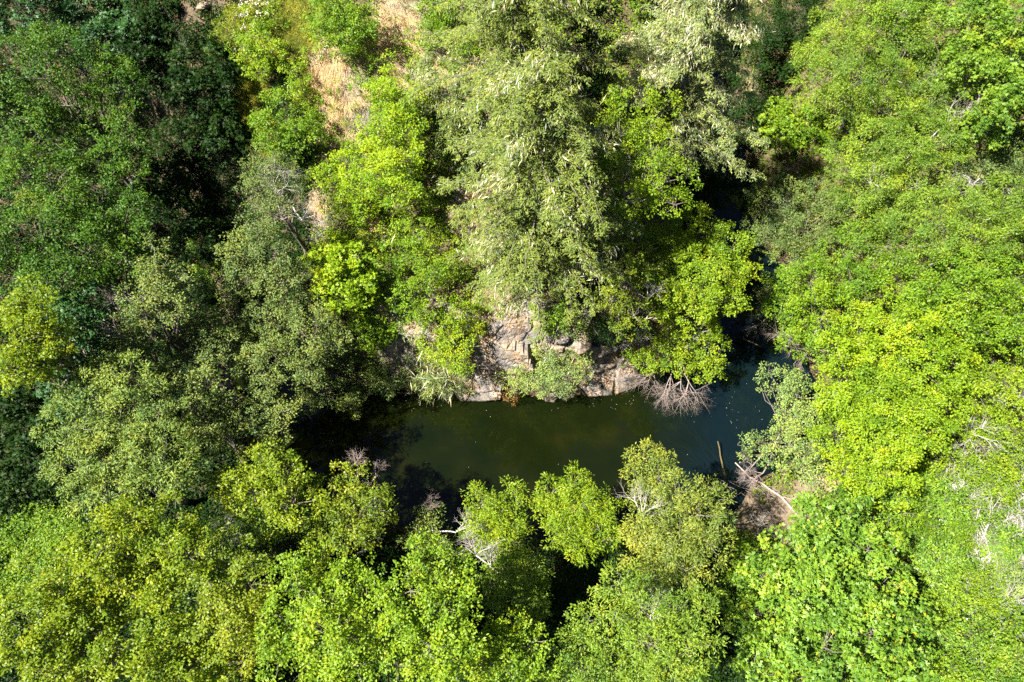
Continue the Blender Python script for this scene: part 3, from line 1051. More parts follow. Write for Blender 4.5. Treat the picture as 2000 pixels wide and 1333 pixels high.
T('willow_tree', 'large pale feathery willow in the left middle with a yellowed patch', 'tree', 'pale', 'willow', 9.5,
  [(168, 762, 42), (240, 745, 46), (150, 830, 46), (222, 822, 58), (300, 800, 52), (158, 908, 50), (240, 900, 58), (312, 880, 52), (200, 965, 46), (288, 955, 42),
   (350, 925, 42), (130, 870, 30), (190, 725, 24)])
T('broadleaf_tree', 'mid green tree between the pale feathery willow and the creek', 'tree', 'grey', 'oak', 8.8,
  [(330, 725, 42), (400, 745, 46), (360, 792, 46), (430, 800, 44), (390, 850, 46), (450, 850, 38), (300, 740, 30)], openness=.16, lscale=.98)
T('broadleaf_tree', 'small greyish tree with its crown edge against the black shaded water', 'tree', 'grey', 'oak', 8.,
  [(510, 788, 36), (548, 800, 32), (482, 830, 32), (540, 840, 26), (520, 760, 24)], openness=.2, lscale=.98)
T('shrub', 'dusky shrub in the shade at the left end of the creek', 'shrub', 'grey', 'oak', 3.2,
  [(655, 700, 42), (625, 760, 38), (690, 650, 32), (600, 790, 30)], trunk=False, openness=.25)
T('shrub', 'single leafy spray reaching over the black water at the creek end', 'shrub', 'grey', 'oak', 1.6, [(682, 788, 20), (700, 775, 14)], trunk=False)
T('broadleaf_tree', 'yellow green tree on the near bank below the black shaded water', 'tree', 'olive', 'alder', 8.,
  [(510, 908, 40), (552, 930, 42), (490, 960, 42), (570, 978, 42), (530, 1020, 38), (448, 950, 36), (608, 955, 28), (520, 880, 22)])
T('broadleaf_tree', 'ragged yellowish tree with dead twigs on top, overhanging the left near bank', 'tree', 'brownolive', 'alder', 6.5,
  [(690, 935, 30), (650, 980, 40), (722, 980, 36), (692, 1030, 40), (745, 1000, 24), (640, 1040, 36), (680, 990, 34), (600, 1040, 26), (720, 1035, 26)], openness=.25, lscale=1.2,
  dead=[(698, 915, .7, (0, .5, .8), PINK_DEAD), (735, 930, .55, (.4, .5, .6), PINK_DEAD), (700, 1010, 1.2, (.7, .1, .4), DEAD)])
T('broadleaf_tree', 'big rounded olive tree below the pale feathery willow', 'tree', 'olive', 'alder', 9.5,
  [(262, 1012, 46), (322, 1020, 50), (212, 1062, 50), (292, 1090, 58), (360, 1080, 46), (232, 1150, 58), (312, 1168, 52), (180, 1110, 40), (390, 1040, 30)])
T('broadleaf_tree', 'broad olive tree filling the bottom left corner', 'tree', 'olive', 'alder', 9.5,
  [(100, 1142, 56), (160, 1190, 58), (60, 1222, 62), (130, 1270, 62), (40, 1300, 60), (210, 1250, 52), (180, 1320, 50), (90, 1340, 50)])
T('broadleaf_tree', 'brownish olive tree left of the bright lime crowns at the bottom', 'tree', 'brownolive', 'alder', 9.,
  [(400, 1112, 42), (450, 1090, 42), (480, 1140, 46), (410, 1180, 48), (460, 1222, 46), (500, 1195, 36), (470, 1290, 42), (520, 1250, 30)])
T('broadleaf_tree', 'olive tree at the bottom edge between the corner tree and the brownish one', 'tree', 'olive', 'alder', 8.5,
  [(320, 1250, 50), (278, 1310, 50), (370, 1290, 42), (390, 1240, 34), (320, 1345, 50)])
T('shrub', 'dark green shrub in a gap at the bottom edge, beside the lime crowns', 'shrub', 'green', 'maple', 4.5, [(420, 1310, 38), (460, 1335, 34), (390, 1340, 34)], trunk=False)
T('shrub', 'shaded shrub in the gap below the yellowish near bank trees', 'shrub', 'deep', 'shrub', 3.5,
  [(425, 1035, 34), (470, 1055, 34), (555, 1065, 38), (600, 1075, 34), (520, 1060, 34)], trunk=False, dead=[(430, 1035, .9, (.9, .2, .3), DEAD)])
T('broadleaf_tree', 'bright lime green tree, the left of the glossy pair at the bottom', 'tree', 'limegreen', 'alder', 10.,
  [(618, 1112, 40), (572, 1150, 46), (650, 1160, 50), (710, 1125, 36), (560, 1220, 52), (640, 1240, 56), (718, 1200, 50), (600, 1300, 52), (690, 1300, 52), (540, 1290, 36),
   (600, 1085, 20), (745, 1250, 36)], openness=.1)
T('broadleaf_tree', 'bright lime green tree, the right of the glossy pair, with ragged top', 'tree', 'limegreen', 'alder', 10.,
  [(832, 1090, 34), (872, 1120, 40), (800, 1150, 46), (868, 1190, 46), (780, 1222, 46), (905, 1150, 28), (840, 1260, 52), (775, 1300, 46), (900, 1245, 36), (880, 1310, 42),
   (820, 1065, 18), (885, 1090, 18)], openness=.14)
T('broadleaf_tree', 'smaller lime green tree at the bottom edge right of the glossy pair', 'tree', 'limegreen', 'alder', 8.,
  [(1000, 1225, 28), (972, 1262, 36), (1040, 1250, 30), (990, 1310, 42), (942, 1300, 32), (1060, 1300, 28), (1010, 1340, 40)], openness=.15)
T('willow_tree', 'small grey willow with curled bare twigs on the near bank', 'tree', 'grey', 'willow', 4.5,
  [(832, 1012, 24), (850, 1042, 28), (812, 1060, 26), (880, 1062, 22), (845, 1000, 14)], openness=.25,
  dead=[(890, 1040, 1.0, (.8, .3, .3), DEAD), (840, 1000, .7, (0, .5, .7), PINK_DEAD)])
T('willow_tree', 'two headed yellow willow leaning over the near bank water', 'tree', 'gold', 'willow', 5.5,
  [(942, 985, 25), (1003, 962, 17), (948, 1028, 30), (990, 1018, 28), (932, 1058, 25), (1000, 1055, 32), (930, 965, 15), (1010, 985, 14), (970, 1000, 22), (965, 1045, 26)], openness=.14, lscale=1.22)
T('willow_tree', 'yellow willow with an arching crown right of the two headed one', 'tree', 'gold', 'willow', 6.5,
  [(1080, 962, 26), (1122, 942, 24), (1160, 980, 28), (1100, 1008, 36), (1168, 1030, 36), (1128, 1050, 36), (1190, 1000, 22), (1135, 990, 28), (1145, 950, 16), (1060, 985, 20), (1095, 1045, 24)], openness=.14, lscale=1.22)
T('willow_tree', 'dim grey willow in the shade below the yellow near bank willows', 'tree', 'willow', 'willow', 4.5,
  [(988, 1110, 36), (1040, 1130, 32), (1000, 1170, 36), (1050, 1180, 28), (958, 1140, 30), (1055, 1150, 20)], openness=.25,
  dead=[(930, 1085, .9, (-.3, .5, .6), DEAD), (960, 1110, .8, (.2, .6, .4), DEAD)])
T('willow_tree', 'large straw green willow with pale dead twigs, rising over the right near bank', 'tree', 'goldgrey', 'willow', 7.5,
  [(1255, 892, 26), (1240, 920, 20), (1288, 930, 34), (1330, 960, 38), (1270, 1000, 46), (1370, 1000, 42), (1402, 975, 20), (1320, 1050, 50), (1250, 1060, 38),
   (1390, 1060, 34), (1340, 1115, 42), (1280, 1118, 38), (1290, 895, 18), (1395, 950, 14)], openness=.12, dead=[(1255, 1010, 1.3, (-.2, .4, .8), DEAD)])
T('willow_tree', 'wide soft green willow at the bottom, below the large straw green willow', 'tree', 'willow', 'willow', 8.,
  [(1210, 1140, 36), (1200, 1190, 36), (1260, 1190, 46), (1330, 1200, 48), (1280, 1260, 48), (1350, 1270, 46), (1380, 1180, 32), (1322, 1320, 42), (1270, 1320, 40)], openness=.12,
  dead=[(1270, 1215, 1.0, (.3, .6, .4), DEAD)])
T('broadleaf_tree', 'grey green bushy tree at the bottom edge beside the lower willow', 'tree', 'willow', 'oak', 7.,
  [(1150, 1212, 30), (1130, 1260, 36), (1190, 1258, 36), (1150, 1310, 42), (1210, 1310, 36), (1110, 1300, 30)], openness=.15)

# --- lower right
T('maple_tree', 'big leafy maple at the bottom right with yellowing leaves', 'tree', 'maple', 'maple', 4.8,
  [(1582, 1012, 36), (1660, 1010, 44), (1540, 1062, 40), (1620, 1070, 58), (1705, 1070, 44), (1490, 1130, 40), (1560, 1150, 58), (1650, 1160, 60), (1725, 1145, 48),
   (1460, 1200, 42), (1530, 1240, 58), (1620, 1260, 62), (1712, 1240, 60), (1775, 1205, 34), (1480, 1310, 46), (1580, 1320, 55), (1690, 1320, 58), (1775, 1300, 42)],
  group='big leaf maples', openness=.16, flat=.6, lscale=1.0)
T('shrub', 'dim shrub under the dead branch left of the big leafy maple', 'shrub', 'green', 'shrub', 1.5, [(1450, 1085, 30), (1485, 1075, 28), (1430, 1130, 30)], trunk=False)
T('maple_tree', 'brilliant lime green maple, widest on the right bank', 'tree', 'lime', 'alder', 5.2,
  [(1690, 640, 42), (1750, 622, 42), (1800, 652, 46), (1650, 690, 46), (1730, 700, 58), (1820, 720, 52), (1865, 690, 32), (1632, 770, 42), (1700, 790, 58), (1790, 790, 58),
   (1855, 770, 36), (1640, 850, 46), (1730, 860, 58), (1800, 850, 46), (1660, 920, 42), (1740, 925, 46), (1705, 958, 34)], openness=.06, flat=.65, dens=1.1)
T('willow_tree', 'silvery green willow bush on the right bank left of the lime maple', 'tree', 'bluegrey', 'oak', 2.6,
  [(1502, 722, 14), (1540, 738, 26), (1560, 770, 30), (1566, 800, 34), (1592, 830, 38), (1530, 840, 24), (1478, 862, 16), (1560, 880, 38), (1608, 890, 34), (1505, 895, 22),
   (1590, 930, 30), (1442, 868, 10), (1455, 892, 10), (1620, 790, 26), (1482, 738, 9)], openness=.15, lscale=1.0, dead=[(1470, 910, .8, (-.6, -.2, .1), PINK_DEAD), (1490, 925, .8, (-.7, -.1, .1), PINK_DEAD)])
T('broadleaf_tree', 'mid green bushy tree on the bank right of the narrow creek bend', 'tree', 'green', 'alder', 5.,
  [(1530, 562, 38), (1590, 540, 46), (1540, 620, 40), (1610, 620, 50), (1680, 560, 46), (1560, 672, 30), (1630, 690, 32), (1680, 640, 32), (1660, 490, 46)], openness=.12,
  dead=[(1545, 660, 1.2, (-.5, -.4, -.2), PINK_DEAD), (1580, 680, 1.2, (-.3, -.5, -.2), PINK_DEAD)])
T('shrub', 'greyish twiggy bush at the water bend beneath the round overhanging tree', 'shrub', 'grey', 'willow', 3., [(1515, 560, 26), (1525, 590, 28), (1500, 610, 18)], trunk=False,
  openness=.3, dead=[(1510, 590, .9, (-.4, .2, .6), PINK_DEAD), (1490, 630, .9, (-.6, -.3, .1), PINK_DEAD)])
T('willow_tree', 'tall olive willow thicket topmost on the right slope', 'tree', 'willow', 'willow', 6.5,
  [(1620, 70, 50), (1690, 60, 48), (1600, 140, 46), (1680, 140, 58), (1760, 110, 58), (1830, 130, 52), (1730, 200, 58), (1810, 200, 46), (1868, 190, 40), (1640, 205, 36), (1650, 35, 26)], dead=[(1850, 170, 1.2, (.4, .3, .5), DEAD)])
T('willow_tree', 'olive willow right of the standing dead snag', 'tree', 'willow', 'willow', 5.8,
  [(1700, 280, 46), (1770, 270, 52), (1840, 280, 42), (1660, 320, 40), (1730, 340, 52), (1800, 350, 48), (1690, 390, 46), (1760, 410, 42)], dead=[(1850, 240, 1.3, (.5, .3, .5), DEAD), (1700, 360, 1.0, (-.2, .4, .6), DEAD)])
T('willow_tree', 'greyer willow at the left brink of the right slope', 'tree', 'grey', 'willow', 4.5,
  [(1580, 440, 46), (1640, 420, 46), (1530, 390, 36), (1500, 450, 36), (1560, 500, 38), (1490, 380, 30), (1600, 380, 36)], dead=[(1540, 420, 1.0, (-.3, .3, .6), PINK_DEAD)], openness=.15)
T('willow_tree', 'light green willow at the right edge, above the mid slope green alder', 'tree', 'willow', 'willow', 5.8,
  [(1850, 400, 46), (1910, 410, 46), (1970, 380, 42), (1830, 470, 46), (1900, 480, 46), (1960, 460, 42), (1740, 470, 46), (2010, 420, 40)],
  dead=[(1985, 400, 1.0, (.2, .5, .7), DEAD)])
T('maple_tree', 'bright green maple in the top right corner', 'tree', 'fresh', 'maple', 7.5,
  [(1950, 60, 56), (1900, 110, 40), (1970, 140, 50), (1905, 30, 46), (1960, 220, 42), (1920, 250, 36), (2010, 180, 50), (2010, 20, 50)], group='big leaf maples')
T('broadleaf_tree', 'bright green tree at the top edge left of the corner maple', 'tree', 'fresh', 'alder', 7.,
  [(1750, 18, 46), (1820, 48, 46), (1700, 5, 40), (1850, 8, 42), (1780, -20, 50)])
T('alder_tree', 'broad dense green tree across the middle of the right slope', 'tree', 'green', 'alder', 5.5,
  [(1760, 540, 46), (1830, 560, 52), (1900, 570, 52), (1970, 560, 46), (1870, 630, 46), (1940, 640, 46), (1800, 605, 36), (1992, 650, 36), (1920, 520, 36), (2030, 600, 46)], openness=.08)
T('broadleaf_tree', 'yellowish green tree on the right edge below the dense green one', 'tree', 'gold', 'oak', 4.,
  [(1950, 700, 40), (1920, 750, 40), (1980, 760, 42), (1900, 820, 38), (1970, 830, 40), (1930, 870, 30), (2020, 740, 46), (2020, 850, 40)], dead=[(1960, 800, 1.3, (.2, .3, .6), DEAD), (1900, 850, 1.3, (-.2, .2, .6), DEAD)], openness=.14)
T('shrub', 'leafy pale lime shrub just left of the standing dead snag', 'shrub', 'limegreen', 'maple', 1.8,
  [(1530, 262, 34), (1570, 232, 34), (1512, 222, 26), (1590, 275, 24)], trunk=False)
T('shrub', 'grey green scrub at the right edge between the corner maple and the willow', 'shrub', 'grey', 'willow', 4.,
  [(1930, 310, 40), (1980, 310, 38), (1885, 335, 34), (2020, 330, 40)], trunk=False, openness=.25, dead=[(1900, 360, 1.5, (-.6, -.3, .4), DEAD)])
T('shrub', 'straggly olive shrub on the earth bank at the top edge', 'shrub', 'brownolive', 'fine', 1.2, [(440, 55, 22), (425, 85, 20), (455, 20, 16)], trunk=False, openness=.35)
T('shrub', 'dim shrub hanging over the top earth bank from the left', 'shrub', 'deep', 'shrub', 1.5, [(320, 15, 24), (350, 75, 24), (390, 75, 20)], trunk=False, openness=.25)
T('shrub', 'rusty dry brush on the slope below the snag', 'shrub', 'rust', 'fine', 1.0, [(1565, 345, 20), (1585, 380, 18)], trunk=False, openness=.4, dens=.3,
  dead=[(1560, 340, .9, (-.5, .1, .5), PINK_DEAD), (1580, 370, .8, (-.3, .3, .4), PINK_DEAD)])

T('shrub', 'dark green shrub behind the tangled white branch on the right edge', 'shrub', 'green', 'shrub', 1.2, [(1940, 985, 32), (1975, 1000, 30), (1905, 990, 22)], trunk=False, openness=.2)
T('shrub', 'rounded green scrub under the forked pale branch', 'shrub', 'green', 'shrub', 1.0, [(1945, 1100, 34), (1985, 1090, 30), (1930, 1060, 26)], trunk=False, openness=.25)
T('shrub', 'mid green scrub in the bottom right corner', 'shrub', 'green', 'shrub', 1.1, [(1930, 1260, 38), (1985, 1240, 36), (1960, 1310, 40), (1905, 1220, 24)], trunk=False, openness=.15)
T('shrub', 'yellow green scrub around the long white log', 'shrub', 'gold', 'oak', 1.4, [(1850, 880, 34), (1890, 900, 30), (1950, 930, 34), (1820, 920, 26), (1985, 900, 30)], trunk=False, openness=.25)
T('shrub', 'small lime shrub beside the brown patch in the brambles', 'shrub', 'lime', 'shrub', .8, [(1825, 1065, 18), (1840, 1080, 16)], trunk=False)

rb = np.random.default_rng(91)
spots = [(1700, 985), (1760, 960), (1800, 1000), (1745, 1030), (1850, 990), (1885, 1035), (1810, 1090), (1860, 1120), (1905, 1150), (1840, 1180), (1870, 1230), (1820, 1250),
         (1835, 1310), (1890, 1300), (1950, 1180), (1975, 1150), (1960, 1050), (1890, 955), (1930, 950), (1985, 960), (1780, 930), (1810, 950), (1990, 1290), (1930, 1330), (1860, 1060), (1790, 1050)]
for k, (x, y) in enumerate(spots):
    n = int(rb.integers(3, 6))
    lb = [(x + rb.normal(0, 22), y + rb.normal(0, 18), rb.uniform(12, 30)) for _ in range(n)]
    tree('bramble_bush', 'leafy green bramble clump on the open lower right bank', 'bramble', ['fresh', 'maple', 'limegreen', 'green', 'bluegrey', 'willow', 'green'][int(rb.integers(0, 7))],
         ['shrub', 'oak', 'fine'][k % 3], rb.uniform(.7, 2.6), lb, seed=500 + k, group='bramble clumps on the lower right bank', trunk=False, openness=.22)

# --- ravine at the right of the hill, and the overhanging trees
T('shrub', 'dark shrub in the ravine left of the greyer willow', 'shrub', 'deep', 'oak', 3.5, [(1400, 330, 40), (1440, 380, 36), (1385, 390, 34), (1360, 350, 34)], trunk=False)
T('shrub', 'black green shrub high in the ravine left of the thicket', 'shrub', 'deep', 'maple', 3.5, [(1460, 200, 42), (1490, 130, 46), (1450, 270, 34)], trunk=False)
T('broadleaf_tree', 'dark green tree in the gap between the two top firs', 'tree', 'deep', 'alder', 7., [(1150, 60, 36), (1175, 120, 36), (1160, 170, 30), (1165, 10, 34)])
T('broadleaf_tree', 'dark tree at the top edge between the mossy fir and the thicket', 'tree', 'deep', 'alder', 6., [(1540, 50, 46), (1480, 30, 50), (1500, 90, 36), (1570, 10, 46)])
T('broadleaf_tree', 'round yellow green tree overhanging the creek bend', 'tree', 'gold', 'alder', 6.5,
  [(1310, 472, 38), (1368, 452, 40), (1428, 480, 36), (1320, 540, 46), (1390, 530, 50), (1450, 532, 26), (1302, 590, 30), (1360, 590, 42), (1418, 580, 32)], openness=.05, dens=1.2)
T('broadleaf_tree', 'lower yellow green tree with dead twigs dipping into the water', 'tree', 'gold', 'alder', 2.8,
  [(1290, 640, 30), (1350, 642, 40), (1300, 690, 30), (1370, 692, 36), (1330, 705, 22), (1390, 725, 24), (1402, 662, 20), (1232, 700, 18), (1265, 705, 20)], openness=.12, base=(1300, 620),
  dead=[(1310, 735, 1.5, (0, -.6, -.5), PINK_DEAD), (1330, 745, 1.5, (-.2, -.6, -.5), PINK_DEAD), (1345, 745, 1.5, (.2, -.6, -.5), PINK_DEAD), (1280, 725, 1.3, (-.5, -.4, -.5), PINK_DEAD),
        (1230, 715, 1.0, (-.5, -.4, -.4), PINK_DEAD), (1365, 660, 1.1, (.3, .1, .5), DEAD)])
T('broadleaf_tree', 'yellow olive tree between the two mossy firs on the hill', 'tree', 'gold', 'oak', 9.,
  [(1228, 192, 40), (1288, 212, 36), (1212, 250, 46), (1280, 282, 46), (1222, 322, 42), (1300, 342, 42), (1240, 382, 40), (1320, 392, 26)], openness=.2, moss=.006)
T('broadleaf_tree', 'dim olive tree right of the great fir above the rock', 'tree', 'brownolive', 'oak', 5.,
  [(1200, 442, 36), (1250, 460, 30), (1222, 520, 36), (1270, 530, 26), (1192, 580, 30), (1240, 610, 26), (1210, 645, 20)], openness=.22, moss=.012,
  dead=[(1265, 585, .9, (.1, .4, .5), DEAD)])
T('shrub', 'dark ivy shrub hanging on the rock right of the face', 'shrub', 'deep', 'shrub', 1.4, [(1150, 600, 30), (1190, 640, 26), (1230, 640, 22), (1160, 640, 20)], trunk=False)

# --- firs
fir('fir_tree', 'great olive fir hung with pale lichen above the rock face', (1040, 562), 17., 6.2, 'firolive', .10, 3, crown_from=.13, power=.45)
fir('fir_tree', 'olive fir rising behind the great one to the top edge', (1010, 325), 16., 6.5, 'firolive', .08, 4, crown_from=.1, power=.45)
fir('fir_tree', 'pale lichen draped fir at the top, right of the olive firs', (1290, 330), 15., 5.6, 'firpale', .2, 5, crown_from=.1, power=.45)
fir('fir_tree', 'thin young grey fir on the bare slope left of the great fir', (850, 265), 6., 2.0, 'firgreen', .03, 6, crown_from=.05, spray=.8)
fir('fir_tree', 'second thin young fir nearest the great fir, on the bare slope', (905, 330), 6.5, 2.2, 'firgreen', .05, 7, crown_from=.05, spray=.8)
fir('fir_tree', 'shorter lichen hung fir at the dark ravine edge', (1355, 350), 8., 2.8, 'firpale', .2, 8, crown_from=.1)

# --- hillside shrubs
T('maple_tree', 'slim lime yellow maple on the open hillside beside the dry grass', 'tree', 'lime', 'alder', 4.2,
  [(762, 115, 11), (757, 155, 18), (770, 205, 42), (745, 250, 40), (790, 250, 36), (770, 300, 46), (730, 330, 44), (770, 370, 40), (800, 330, 26), (745, 190, 26), (800, 190, 24)], openness=.1)
T('shrub', 'lime green bush spreading left from the slim lime maple', 'shrub', 'lime', 'shrub', 2.2, [(690, 320, 38), (650, 350, 34), (700, 370, 38), (660, 390, 26), (710, 410, 26)], trunk=False)
T('shrub', 'rounded mid green bush at the gully edge left of the dry grass', 'shrub', 'green', 'shrub', 2.6,
  [(560, 225, 40), (530, 260, 36), (590, 260, 36), (550, 290, 38), (610, 245, 22), (520, 235, 20)], trunk=False, openness=.08)
T('shrub', 'dense green bush at the top of the hillside above the dry grass', 'shrub', 'green', 'shrub', 2.3,
  [(640, 25, 38), (690, 35, 40), (715, 60, 28), (670, 72, 34), (622, 60, 24), (692, 100, 20), (640, 0, 36)], trunk=False, openness=.1)
T('shrub', 'yellow green blossom dotted bush at the top left of the hillside', 'shrub', 'limegreen', 'shrub', 1.6, [(500, 60, 34), (520, 100, 30), (480, 100, 28), (505, 135, 22), (540, 40, 24)], trunk=False)
T('shrub', 'thin green scrub between the grass strip and the dry grass', 'shrub', 'limegreen', 'shrub', 1.2, [(590, 150, 26), (600, 190, 24), (570, 130, 22), (610, 110, 20), (575, 180, 18)], trunk=False, openness=.3)
T('shrub', 'scattered dull green tufts growing through the dry grass', 'shrub', 'brownolive', 'fine', .4, [(655, 130, 9), (690, 190, 10), (650, 215, 8), (680, 240, 9), (665, 165, 6), (700, 215, 8), (640, 180, 9)], trunk=False, openness=.3, dens=.7)
T('shrub', 'scattered grey green tufts on the upper bare slope', 'shrub', 'grey', 'fine', .4, [(770, 40, 10), (750, 75, 12), (800, 60, 10), (780, 85, 9), (730, 110, 9), (790, 20, 9)], trunk=False, openness=.3, dens=.7)
T('shrub', 'low yellowish tufts at the lower end of the dry grass', 'shrub', 'gold', 'fine', .5, [(640, 270, 16), (668, 285, 14), (628, 240, 12), (700, 262, 12)], trunk=False, openness=.35, dens=.7)
T('shrub', 'low green scrub between the two dry grass patches', 'shrub', 'limegreen', 'shrub', .9, [(712, 150, 18), (735, 120, 14), (790, 100, 18), (815, 130, 18), (700, 170, 12)], trunk=False, openness=.3)
T('shrub', 'sparse green scrub above the thin young firs', 'shrub', 'green', 'shrub', .9, [(880, 130, 18), (910, 95, 20), (900, 150, 14), (925, 60, 18)], trunk=False, openness=.3)
T('shrub', 'small dark bush right of the dry grass near the thin firs', 'shrub', 'green', 'shrub', 1.4, [(845, 75, 26), (865, 50, 22), (835, 50, 18)], trunk=False)
T('shrub', 'small dark bush on the top edge between dry grass and fir', 'shrub', 'green', 'shrub', 1.4, [(830, 10, 24), (870, 5, 24)], trunk=False)
T('shrub', 'bright lime tree like bush at the cliff shoulder left of the rock', 'shrub', 'lime', 'maple', 3.,
  [(655, 480, 26), (640, 520, 34), (685, 520, 38), (655, 565, 36), (700, 570, 28), (690, 600, 18), (715, 545, 22), (625, 495, 16)], trunk=False, openness=.1)
T('shrub', 'hanging lime bush below the cliff shoulder one, over the creek', 'shrub', 'limegreen', 'maple', 1.8, [(728, 605, 22), (720, 640, 26), (748, 650, 22), (730, 675, 18)], trunk=False, openness=.12)
T('shrub', 'mixed green scrub covering the bank between the lime bushes', 'shrub', 'green', 'shrub', 1.8, [(790, 500, 36), (760, 540, 30), (800, 570, 34), (840, 530, 30), (770, 600, 28), (820, 610, 26)], trunk=False, openness=.18)
T('shrub', 'light green scrub under the slim lime maple on the slope', 'shrub', 'limegreen', 'shrub', 1.5, [(780, 440, 30), (820, 460, 28), (750, 470, 26), (845, 420, 22), (700, 460, 22)], trunk=False, openness=.25, moss=.01)
T('shrub', 'olive green scrub at the foot of the great fir, left side', 'shrub', 'olive', 'shrub', 1.4, [(860, 480, 28), (850, 540, 26), (880, 520, 22)], trunk=False, openness=.2, moss=.03)
T('shrub', 'yellow green vine curtain hanging down the rock at the left', 'shrub', 'gold', 'shrub', 1.0,
  [(895, 575, 26), (885, 612, 32), (862, 645, 34), (905, 645, 26), (845, 678, 32), (885, 688, 32), (895, 715, 22), (915, 610, 18)], trunk=False, openness=.08, moss=.02)
T('shrub', 'pale lichen covered bush at the waterline left of the rock face', 'shrub', 'bluegrey', 'fine', .9,
  [(825, 680, 32), (808, 715, 32), (850, 725, 34), (835, 752, 22), (880, 742, 24), (910, 752, 18), (790, 745, 20)], trunk=False, openness=.2, dens=.8, moss=.22)
T('shrub', 'grey green waterside bush left of the lichen covered one', 'shrub', 'bluegrey', 'oak', 1.4, [(740, 710, 26), (725, 740, 24), (760, 740, 24), (755, 765, 14), (735, 690, 18)], trunk=False, openness=.2)
T('shrub', 'silvery bush in front of the rock face at the waterline', 'shrub', 'bluegrey', 'fine', 1.1,
  [(1020, 712, 24), (1060, 680, 26), (1010, 745, 18), (1055, 760, 18), (1120, 680, 22), (1065, 700, 26), (1100, 690, 26), (1080, 720, 28), (1045, 735, 24), (1120, 715, 22), (1110, 745, 20), (1130, 690, 16), (1080, 755, 16), (1145, 710, 12), (985, 740, 14), (1000, 760, 14), (1100, 765, 12), (1140, 735, 14)],
  trunk=False, openness=.2, dens=1., moss=.02)
T('shrub', 'green scrub hanging over the top of the rock face under the fir', 'shrub', 'green', 'shrub', .8, [(1090, 615, 24), (1060, 600, 20), (1120, 625, 22), (1075, 635, 16)], trunk=False, openness=.2, moss=.06)
T('shrub', 'small olive scrub left of the rusty tuft on the cliff top', 'shrub', 'olive', 'shrub', .6, [(945, 610, 18), (925, 640, 18), (935, 590, 18)], trunk=False, openness=.25, moss=.05)
T('shrub', 'rusty orange tuft growing on the cliff top', 'shrub', 'rust', 'fine', .4, [(1005, 640, 14), (1012, 622, 10)], trunk=False, dens=.6)
T('shrub', 'rusty brown dry scrub at the foot of the rock face', 'shrub', 'rust', 'fine', .45, [(975, 765, 14), (1000, 770, 14), (1060, 768, 13)], trunk=False, dens=.35, openness=.4)


# ================================================================ DEAD WOOD
def wood(name, label, cat, segs, mat, group=None, sides=6):
    base = np.array(segs[0][0], float)
    o = bpy.data.objects.new(name, None)
    V, Fq = tubes(segs, sides)
    bpy.data.objects.remove(o)
    ob = mesh_obj(name, V - base, Fq, mat)
    ob.location = base
    return tag(ob, label, cat, group)


def lying(a, b, ra, rb, h=.35, n=6, seed=1, side=3, tw=.9, depth=1):
    rng = np.random.default_rng(seed)
    A = hit(*a)[0] + UP * h
    B = hit(*b)[0] + UP * h
    segs = curve_segs(A, B, ra, rb, n, 0, .12, rng)
    L = np.linalg.norm(B - A)
    d = unit(B - A)
    for k in range(side):
        s = segs[int(rng.integers(1, n))]
        segs += twigs(s[1], d + rng.normal(size=3) * .6 + UP * .15, L * tw * rng.uniform(.3, .5), s[3] * .5, depth, rng, .6, 2)
    return segs


rr = np.random.default_rng(77)
s0 = hit(1640, 258)[0]
sn = curve_segs(s0 - UP * .2, s0 + np.array([-.2, .3, 3.6]), .2, .09, 7, 0, .12, rr)
for k in range(6):
    s = sn[int(rr.integers(3, 7))]
    sn += twigs(s[1], rr.normal(size=3) * .8 + UP * .8, 1.3, .045, 2, rr, .6, 2)
wood('dead_snag', 'standing grey dead snag with crooked bare branches on the right slope', 'dead tree', sn, DEAD)
s0 = hit(1500, 95, 5)[0]
sn = curve_segs(np.array([s0[0], s0[1], float(height(s0[0], s0[1]))]), s0, .1, .04, 5, 0, .1, rr)
for k in range(3):
    sn += twigs(s0, rr.normal(size=3) * .6 + UP * .4, .9, .035, 1, rr)
wood('dead_snag', 'thin bleached snag poking out of the dark ravine top', 'dead tree', sn, DEAD)
wood('fallen_log', 'thick bleached split log lying on the bramble bank', 'log', lying((1838, 962), (1905, 920), .26, .14, 1.0, 5, 3, 6, 1.2, 2), DEAD)
wood('fallen_log', 'long white log reaching in from the right edge', 'log', lying((1935, 893), (2060, 868), .1, .13, .9, 5, 4, 3, .7), DEAD)
wood('fallen_branch', 'white tangled dead branch at the right edge below the long white log', 'branch', lying((2010, 1010), (1950, 940), .07, .04, .9, 6, 5, 9, 1.1, 2), DEAD)
wood('fallen_branch', 'pale forked branch lying across the brambles, middle of the lower right bank', 'branch', lying((1895, 1130), (1960, 1050), .055, .025, .8, 6, 6, 8, 1.2, 2), DEAD)
wood('fallen_branch', 'bleached branch at the right edge of the lower bank', 'branch', lying((1905, 1170), (1975, 1130), .05, .025, .8, 5, 7, 5, 1.1, 2), DEAD)
wood('fallen_branch', 'thin hooked dead branch beside the brown patch in the brambles', 'branch', lying((1880, 1095), (1862, 1055), .035, .02, .7, 5, 8, 3, 1.), DEAD)
wood('fallen_branch', 'short grey stick near the lime maple foot in the brambles', 'branch', lying((1810, 845), (1845, 865), .04, .025, 1.2, 5, 9, 3, 1.), DEAD)
wood('fallen_branch', 'thin dead branch lying in the brambles near the bottom right corner', 'branch', lying((1960, 1190), (2010, 1150), .04, .02, .9, 5, 10, 5, 1.1, 2), DEAD)
wood('fallen_log', 'short grey log on the dry grass below the dense bush', 'log', lying((625, 120), (645, 85), .06, .04, .15, 4, 11, 1, .6), DEAD)
wood('fallen_log', 'white stick on the bare soil between the bushes', 'log', lying((726, 125), (732, 98), .05, .03, .2, 4, 12, 1, .5), DEAD)
